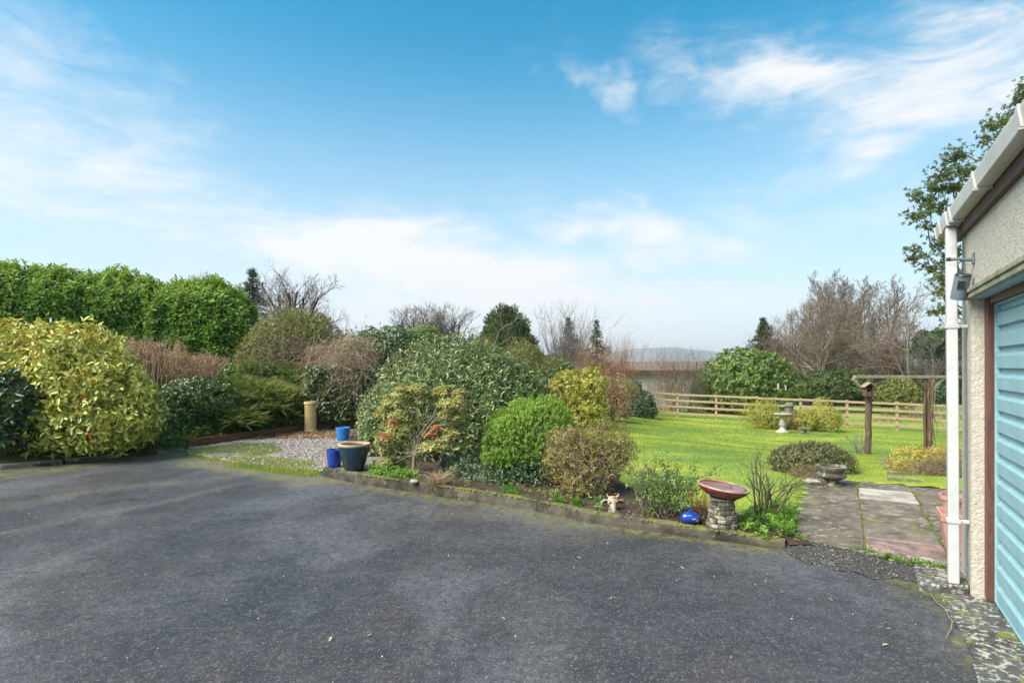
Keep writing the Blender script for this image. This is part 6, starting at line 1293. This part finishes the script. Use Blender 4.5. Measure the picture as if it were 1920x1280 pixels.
# heather and dead plant beside the mid blue pot
bush('lavender', 'small faded lavender beside the mid blue pot', 'plant', [BB(672, 822, 12.0, 18, 14, .2)], 160, leafmat('lavender_leaf', [(0, (.12, .12, .16)), (1, (.30, .28, .42))], .6, .1, .2), .035, .008, 5, 130, base=tuple(on(672, 836)), nst=14, str_=.004, stemmat='tw_brown')
bush('dead_plant', 'rust brown dead stems between the blue pot and the glossy mound', 'plant', [BB(688, 815, 11.6, 14, 22, .2)], 180, LM['dead'], .03, .010, 4, 131, base=tuple(on(688, 842)), nst=40, str_=.004, stemmat='tw_red', stemdepth=1)
# red birdbath on a stone pedestal
pb0 = onT(1354, 985); Yb = pb0[1]; bt = thing('red_birdbath', 'oxblood glazed birdbath bowl tilting on a lichened stone pedestal', 'birdbath', (pb0[0], Yb, .08)); zrim = EYE-(915-HY)/F*Yb
z = .05; course = 0; zp = zrim-.075
while z < zp-.01:
    h_ = min(.042, zp-z); f = (z-.05)/(zp-.05); w_ = .165-.05*math.sin(min(1, f*1.25)*math.pi/2)+(.012 if f > .85 else 0); nst_ = 5
    for k_ in range(nst_):
        a0 = 2*math.pi*(k_+(.5 if course % 2 else 0))/nst_+.25; aa = [a0+2*math.pi/nst_*u_ for u_ in (.02, .34, .66, .98)]
        wv_ = w_*rr.uniform(.93, 1.07); poly = [(pb0[0]+wv_*math.cos(a), Yb+wv_*math.sin(a)) for a in aa]+[(pb0[0]+.03*math.cos(aa[3]), Yb+.03*math.sin(aa[3])), (pb0[0]+.03*math.cos(aa[0]), Yb+.03*math.sin(aa[0]))]
        MB().prism(poly, z, z+h_-.003).build('stone', M['stone_lichen'] if (k_+course) % 3 else M['stone'], bt, bevel=.006)
    z += .042; course += 1
bw = bpy.data.objects.new('bowl', None); COL.objects.link(bw); bw.parent = bt; bw.name = 'basin'
cB = (pb0[0]+.0, Yb, zp+.004); Rb = 46.5/F*Yb; tl = ((0.25, 1, 0), math.radians(7.5))
MB().lathe([(.001, .0), (.11, .0), (.16, .012), (Rb*.90, .052), (Rb*.985, .078), (Rb, .088), (Rb*.985, .096), (Rb*.93, .095), (Rb*.88, .078), (Rb*.6, .045), (.001, .035)], cB, 56, tilt=tl).build('bowl', M['g_red'], bw, smooth=True)
MB().lathe([(.001, .0715), (Rb*.858, .0715), (Rb*.84, .066), (.001, .066)], cB, 56).build('water', M['water'], bw)
rimm = surf('worn_rim', (.36, .17, .14), (.52, .36, .32), 12, .35, .1, .002)
MB().lathe([(Rb*1.002, .084), (Rb*1.012, .090), (Rb*.995, .0985), (Rb*.93, .0975), (Rb*.925, .0945), (Rb*1.002, .084)], cB, 56, tilt=tl).build('rim', rimm, bw, smooth=True)
# blue ceramic fish
q = onT(1294, 984); bf = thing('ceramic_fish', 'round cobalt blue ceramic fish with an orange patch on the kerb', 'garden ornament', (q[0], q[1], .10)); sF = q[1]/F
c = np.array([q[0], q[1]-.02, .09+12.5*sF]); V = []; nu, nv = 28, 16
for i in range(nv+1):
    ph = math.pi*i/nv
    for k_ in range(nu):
        th = 2*math.pi*k_/nu; X_ = math.cos(ph); rr_ = math.sin(ph)**.8; yy = rr_*math.cos(th); zz = rr_*math.sin(th)
        V.append((c[0]+19.5*sF*X_, c[1]+13*sF*yy, c[2]+12.5*sF*(zz*(.92+.1*X_*-1))+(-.004 if X_ > 0 else 0)))
MB().add(V, [(i*nu+k_, i*nu+(k_+1) % nu, (i+1)*nu+(k_+1) % nu, (i+1)*nu+k_) for i in range(nv) for k_ in range(nu)]).build('body', M['g_blue'], bf, smooth=True)
tp = c+np.array([-.004, 0, 12*sF]); MB().tube([tp+np.array([0, 0, -.008]), tp+np.array([.002, 0, .014]), tp+np.array([-.014, 0, .036])], [.014, .009, .003], 8).build('tail', M['g_blue'], bf, smooth=True)
MB().tube([tp+np.array([.004, 0, .010]), tp+np.array([.022, 0, .030])], [.009, .003], 8).build('tail', M['g_blue'], bf, smooth=True)
og = surf('orange_glaze', (.62, .26, .06), (.68, .42, .08), 30, .25, 0, 0, spec=.6)
def patch(u, v, ru, rv, mat, nm):
    pts_ = []
    for k_ in range(14):
        a = 2*math.pi*k_/14; X_ = u+ru*math.cos(a)*(1+.25*math.sin(3*a)); Z_ = v+rv*math.sin(a)*(1+.2*math.cos(2*a)); Yy = math.sqrt(max(.02, 1-X_*X_-Z_*Z_))
        pts_.append((c[0]+19.5*sF*X_*1.01, c[1]-13*sF*Yy*1.03-.001, c[2]+12.5*sF*Z_))
    cen = (c[0]+19.5*sF*u, c[1]-13*sF*math.sqrt(max(.02, 1-u*u-v*v))*1.05-.001, c[2]+12.5*sF*v); n_ = len(pts_)
    V = pts_+[cen]+[(x_, y_+.004, z_) for x_, y_, z_ in pts_]; MB().add(V, [(k_, (k_+1) % n_, n_) for k_ in range(n_)]+[(k_, n_+1+k_, n_+1+(k_+1) % n_, (k_+1) % n_) for k_ in range(n_)]).build(nm, mat, bf, smooth=True)
patch(.10, .02, .22, .10, og, 'painted_patch'); patch(.55, -.28, .26, .22, og, 'painted_patch'); patch(-.25, .5, .22, .12, M['g_sky'], 'painted_patch')
# cow head ornament
q = onT(1147, 958); ch = thing('cow_ornament', 'white and tan cow head ornament on a stake by the kerb', 'garden ornament', (q[0], q[1], .09)); sC = q[1]/F*1.12
whm = surf('cream_paint', (.36, .32, .26), (.48, .44, .37), 25, .5, .1, .001, c3=(.32, .18, .09), s3=14, lo3=.56, hi3=.62); tanm = surf('tan_paint', (.42, .20, .08), (.55, .30, .14), 25, .5, .1, .001, c3=(.6, .52, .42), s3=18, lo3=.6, hi3=.66)
hc = px(1149, 944, q[1])
def ell(c, r, mat, nm, par, tiltz=0, n=16):
    V = []; m_ = 10
    for i in range(m_+1):
        ph = math.pi*i/m_
        for k_ in range(n):
            th = 2*math.pi*k_/n; x_, y_, z_ = math.sin(ph)*math.cos(th)*r[0], math.sin(ph)*math.sin(th)*r[1], math.cos(ph)*r[2]
            x_, z_ = x_*math.cos(tiltz)-z_*math.sin(tiltz), x_*math.sin(tiltz)+z_*math.cos(tiltz); V.append((c[0]+x_, c[1]+y_, c[2]+z_))
    return MB().add(V, [(i*n+k_, i*n+(k_+1) % n, (i+1)*n+(k_+1) % n, (i+1)*n+k_) for i in range(m_) for k_ in range(n)]).build(nm, mat, par, smooth=True)
V = []; n_ = 16
for (z_, rx_, ry_, yo) in [(13*sC, .3, .3, 0), (12*sC, 6.5, 5, .3), (8*sC, 8.5, 7, 0), (3*sC, 8, 7, -1), (-2*sC, 5.5, 6.5, -3), (-7*sC, 4.8, 6, -5), (-11*sC, 6.6, 6, -6), (-14.5*sC, 6.2, 5, -6), (-17*sC, 3, 3, -5), (-17.5*sC, .2, .2, -5)]:
    for k_ in range(n_): a = 2*math.pi*k_/n_; V.append((hc[0]+math.cos(a)*rx_*sC, hc[1]+math.sin(a)*ry_*sC+yo*sC, hc[2]+z_))
MB().add(V, [(i*n_+k_, i*n_+(k_+1) % n_, (i+1)*n_+(k_+1) % n_, (i+1)*n_+k_) for i in range(9) for k_ in range(n_)]).build('head', whm, ch, smooth=True)
ell(hc+np.array([0, -3.0*sC, 10.5*sC]), (4.6*sC, 3.5*sC, 3.6*sC), tanm, 'forelock', ch)
for sg in (-1, 1):
    ell(hc+np.array([sg*5.6*sC, -3.2*sC, 3.6*sC]), (3.4*sC, 3.6*sC, 5.6*sC), tanm, 'eye_patch', ch); MB().tube([hc+np.array([sg*6*sC, 0, 11*sC]), hc+np.array([sg*9.5*sC, 0, 14*sC]), hc+np.array([sg*9.8*sC, 0, 18*sC])], [1.6*sC, 1.2*sC, .3*sC], 8).build('horn', M['lip'], ch, smooth=True)
for sg in (-1, 1):
    ell(hc+np.array([sg*13*sC, 1*sC, 3.5*sC]), (6.5*sC, 1.8*sC, 3.6*sC), whm if sg < 0 else tanm, 'ear', ch, tiltz=sg*-.25); ell(hc+np.array([sg*13.5*sC, -.6*sC, 3.5*sC]), (4.6*sC, 1.0*sC, 2.4*sC), M['dark'], 'inner_ear', ch, tiltz=sg*-.25)
    ell(hc+np.array([sg*5*sC, -6.9*sC, 3.2*sC]), (1.7*sC, 1.1*sC, 1.6*sC), M['dark'], 'eye', ch); ell(hc+np.array([sg*2.6*sC, -11.6*sC, -12*sC]), (1.0*sC, .7*sC, .8*sC), M['dark'], 'nostril', ch)
ell(hc+np.array([0, -5.5*sC, -13*sC]), (8.2*sC, 6.3*sC, 4.8*sC), surf('pinkish_paint', (.55, .42, .34), (.66, .55, .46), 25, .5, .1, .001), 'muzzle', ch)
MB().tube([(hc[0], hc[1]+.02, .05), (hc[0], hc[1]+.015, hc[2]-.03)], .008, 6).build('stake', M['oldwood'], ch)
# stone urn
q = on(1560, 909, .05); ut = thing('stone_urn', 'low weathered stone urn planter on the far corner of the paving', 'urn', q); s_ = q[1]/F
MB().lathe([(.10, 0), (.115, .004), (.115, .022), (.085, .034), (.072, .052), (.082, .066), (.13, .088), (.166, .112), (.172, .134), (.160, .154), (.148, .166), (.160, .196), (.182, .228), (.186, .246), (.176, .252), (.150, .250), (.135, .215), (.001, .205)], q, 36, wob=.006, seed=3).build('urn', M['stone_lichen'], ut, smooth=True)
MB().lathe([(.001, .222), (.08, .224), (.14, .218), (.001, .206)], q, 20).build('soil', M['soil'], ut)
# lawn birdbath and ornaments by the fence
q = onT(1467, 811); sb = thing('stone_birdbath', 'pale stone baluster birdbath on the lawn before the fence', 'birdbath', q)
MB().lathe([(.235, 0), (.235, .05), (.19, .07), (.12, .13), (.085, .19), (.105, .27), (.125, .33), (.10, .42), (.075, .52), (.085, .60), (.13, .63)], q, 24).build('pedestal', M['pale_stone'], sb, smooth=True)
MB().lathe([(.12, .631), (.28, .662), (.33, .69), (.33, .715), (.30, .715), (.22, .69), (.001, .68)], q, 28).build('bowl', M['pale_stone'], sb, smooth=True)
q = tuple(onT(1480, 804)); so_ = thing('stone_finial', 'rounded stone finial standing among the shrubs behind the birdbath', 'garden ornament', q); Hs = 50/F*q[1]
MB().lathe([(.17, 0), (.17, Hs*.5), (.19, Hs*.52), (.19, Hs*.58), (.15, Hs*.62), (.14, Hs*.8), (.19, Hs*.86), (.18, Hs*.93), (.10, Hs), (.001, Hs*1.01)], q, 20).build('finial', M['stone'], so_, smooth=True)
q = tuple(onT(1507, 813)); bch = thing('stone_bench', 'small low stone seat in front of the right border shrubs', 'garden ornament', q)
MB().box((q[0], q[1], q[2]+.20), (.36, .2, .07)).build('seat', M['stone'], bch, bevel=.01)
for sg in (-1, 1): MB().box((q[0]+sg*.12, q[1], q[2]+.08), (.09, .17, .168)).build('leg', M['stone'], bch, bevel=.01)
q = tuple(onT(1462, 806)); bfd = thing('bird_feeder', 'thin pole bird feeder behind the stone birdbath', 'bird feeder', q); Hf = 92/F*q[1]
MB().tube([q, (q[0], q[1], q[2]+Hf)], .008, 6).build('pole', M['dark'], bfd)
MB().tube([(q[0]-.05, q[1], q[2]+Hf-.34), (q[0]-.05, q[1], q[2]+Hf-.10)], .035, 10).build('seed_tube', M['pale_stone'], bfd); MB().tube([(q[0], q[1], q[2]+Hf-.005), (q[0]-.05, q[1], q[2]+Hf-.01), (q[0]-.05, q[1], q[2]+Hf-.09)], .005, 6).build('hook', M['dark'], bfd)
MB().tube([(q[0]+.24, q[1], q[2]+Hf-.36), (q[0]+.24, q[1], q[2]+Hf-.20)], .03, 10).build('seed_tube', M['pale_stone'], bfd); MB().tube([(q[0], q[1], q[2]+Hf-.01), (q[0]+.24, q[1], q[2]+Hf-.02), (q[0]+.24, q[1], q[2]+Hf-.19)], .005, 6).build('hook', M['dark'], bfd)
# terracotta planters past the downpipe
q = gp(6.02, .87, .05); tp_ = thing('terracotta_planter', 'square pink terracotta planter behind the downpipe', 'plant pot', q)
def sqpot(q, w0, w1, h, t, mat):
    V = []; A2 = [np.array(AX[0]), np.array(AX[1])]
    prof = [(w0, 0), (w1*.93, h*.80), (w1*.93, h*.801), (w1, h*.81), (w1*1.02, h*.98), (w1, h), (w1-.025, h), (w1-.03, h*.85), (w0*.9, h*.2), (.001, h*.2)]
    for w_, z_ in prof:
        for a, b in ((-1, -1), (1, -1), (1, 1), (-1, 1)): V.append(np.array(q)+A2[0]*a*w_*.5+A2[1]*b*w_*.5+np.array([0, 0, z_]))
    MB().add(V, [(i*4+k, i*4+(k+1) % 4, (i+1)*4+(k+1) % 4, (i+1)*4+k) for i in range(len(prof)-1) for k in range(4)]+[(3, 2, 1, 0)]).build('pot', mat, t, bevel=.006)
sqpot(q, .20, .30, .32, tp_, M['terra']); mb = MB(); mb.box(np.array(q)+np.array([0, 0, .25]), (.25, .25, .02), AX); mb.build('soil', M['soil'], tp_)
clump('potted_twigs', 'thin bare twigs growing from the pink planter', 'plant', tuple(np.array(q)+np.array([0, 0, .26])), 9, .42, .2, 'tw_tan', 140, .003, 2, .35, rx=.05)
q = gp(7.35, 1.02, .05); t2 = thing('terracotta_pot', 'round terracotta pot farther along the paving behind the downpipe', 'plant pot', q)
MB().lathe([(.09, 0), (.12, .17), (.135, .172), (.14, .215), (.12, .215), (.10, .05), (.001, .05)], q, 28).build('pot', M['terra'], t2, smooth=True)
# fallen leaves and the dry twig on the tarmac
r_ = random.Random(17); LFL = ['small brown fallen leaf lowest on the left half of the tarmac', '', 'fallen leaf on the tarmac in front of the blue ceramic fish', 'fallen leaf on the tarmac in front of the rose bush', 'fallen leaf on the tarmac just below the crumbling paving edge', 'fallen leaf left of the crooked twig, upper of a pair', 'fallen leaf left of the crooked twig, lower of a pair', 'small fallen leaf near the bottom middle of the tarmac', 'fallen leaf on the tarmac in front of the bronze shrub', 'small fallen leaf on open tarmac at the lower left', 'tiny fallen leaf right of the lowest left leaf', 'tiny fallen leaf between rose bush front and picture bottom', 'tiny fallen leaf between the pair left of the twig', 'tiny fallen leaf closest to the bottom right of the tarmac', 'tiny fallen leaf on the far left tarmac before the gravel', 'fallen leaf on the tarmac before the cow ornament']
for i, (x, y, s_) in enumerate([(617, 1202, .05), (1388, 1009, .0), (1283, 1067, .055), (1433, 1077, .05), (1562, 1127, .045), (1655, 1167, .05), (1654, 1209, .045), (947, 1161, .04), (1090, 1048, .06), (480, 1160, .04), (688, 1192, .035), (1470, 1110, .03), (1662, 1178, .03), (1370, 1235, .03), (390, 1008, .03), (1140, 1020, .045)]):
    if s_ == 0: continue
    q = on(x, y, .006); vv, qq, tt, lv = leaf_arrays(np.array([q]), np.array([[r_.uniform(-1, 1), r_.uniform(-1, 1), .12]]), np.array([[0, 0, 1.]]), s_*.8, s_*.36, np.array([r_.uniform(.4, 1)]), .35, -.12)
    tag(link('fallen_leaf', mesh_from('leaf', vv, quads=qq, attrs={'tint': tt, 'lv': lv}), LM['dead']), LFL[i], 'fallen leaf', 'fallen leaves on the tarmac')
tpx = [(1747, 1115), (1756, 1128), (1770, 1138), (1776, 1147), (1780, 1157), (1786, 1164), (1784, 1178), (1778, 1188), (1773, 1197), (1786, 1202), (1800, 1206)]
MB().tube([on(x, y, .012+.012*((i*7) % 3)) for i, (x, y) in enumerate(tpx)], [.0028]*8+[.0024, .002, .0015], 5).build('dry_twig', M['palewood']); tag(bpy.data.objects['dry_twig'], 'thin pale crooked twig on the tarmac near the garage', 'twig')
MB().tube([on(1786, 1164, .016), on(1795, 1160, .022), on(1800, 1159, .012)], .0018, 5).build('side_twig', M['palewood'], bpy.data.objects['dry_twig'])
q = on(777, 905, .13); pebble = MB().lathe([(.001, 0), (.05, .006), (.055, .025), (.03, .045), (.001, .05)], q, 9, wob=.12, seed=2).build('white_stone', M['pale_stone'], smooth=True); tag(pebble, 'pale stone lying in the bed by the kerb near the pieris', 'stone')
q = on(1519, 905, .055); pebble = MB().lathe([(.001, 0), (.09, .006), (.10, .03), (.06, .055), (.001, .06)], q, 9, wob=.15, seed=5).build('pale_stone', M['pale_stone'], smooth=True); tag(pebble, 'flat pale stone at the far left corner of the paving', 'stone')
# ------------------------------------------------------------------ air
hzm = bpy.data.materials.new('haze'); hzm.use_nodes = True; nt = hzm.node_tree; nt.nodes.clear(); vo = nt.nodes.new('ShaderNodeOutputMaterial'); pv = nt.nodes.new('ShaderNodeVolumePrincipled')
pv.inputs['Color'].default_value = (.86, .92, 1, 1); pv.inputs['Density'].default_value = .0003; pv.inputs['Anisotropy'].default_value = .2; nt.links.new(pv.outputs[0], vo.inputs['Volume'])
if HAZE: tag(MB().box((0, 0, 40), (9000, 9000, 170)).build('haze', hzm), kind='stuff')
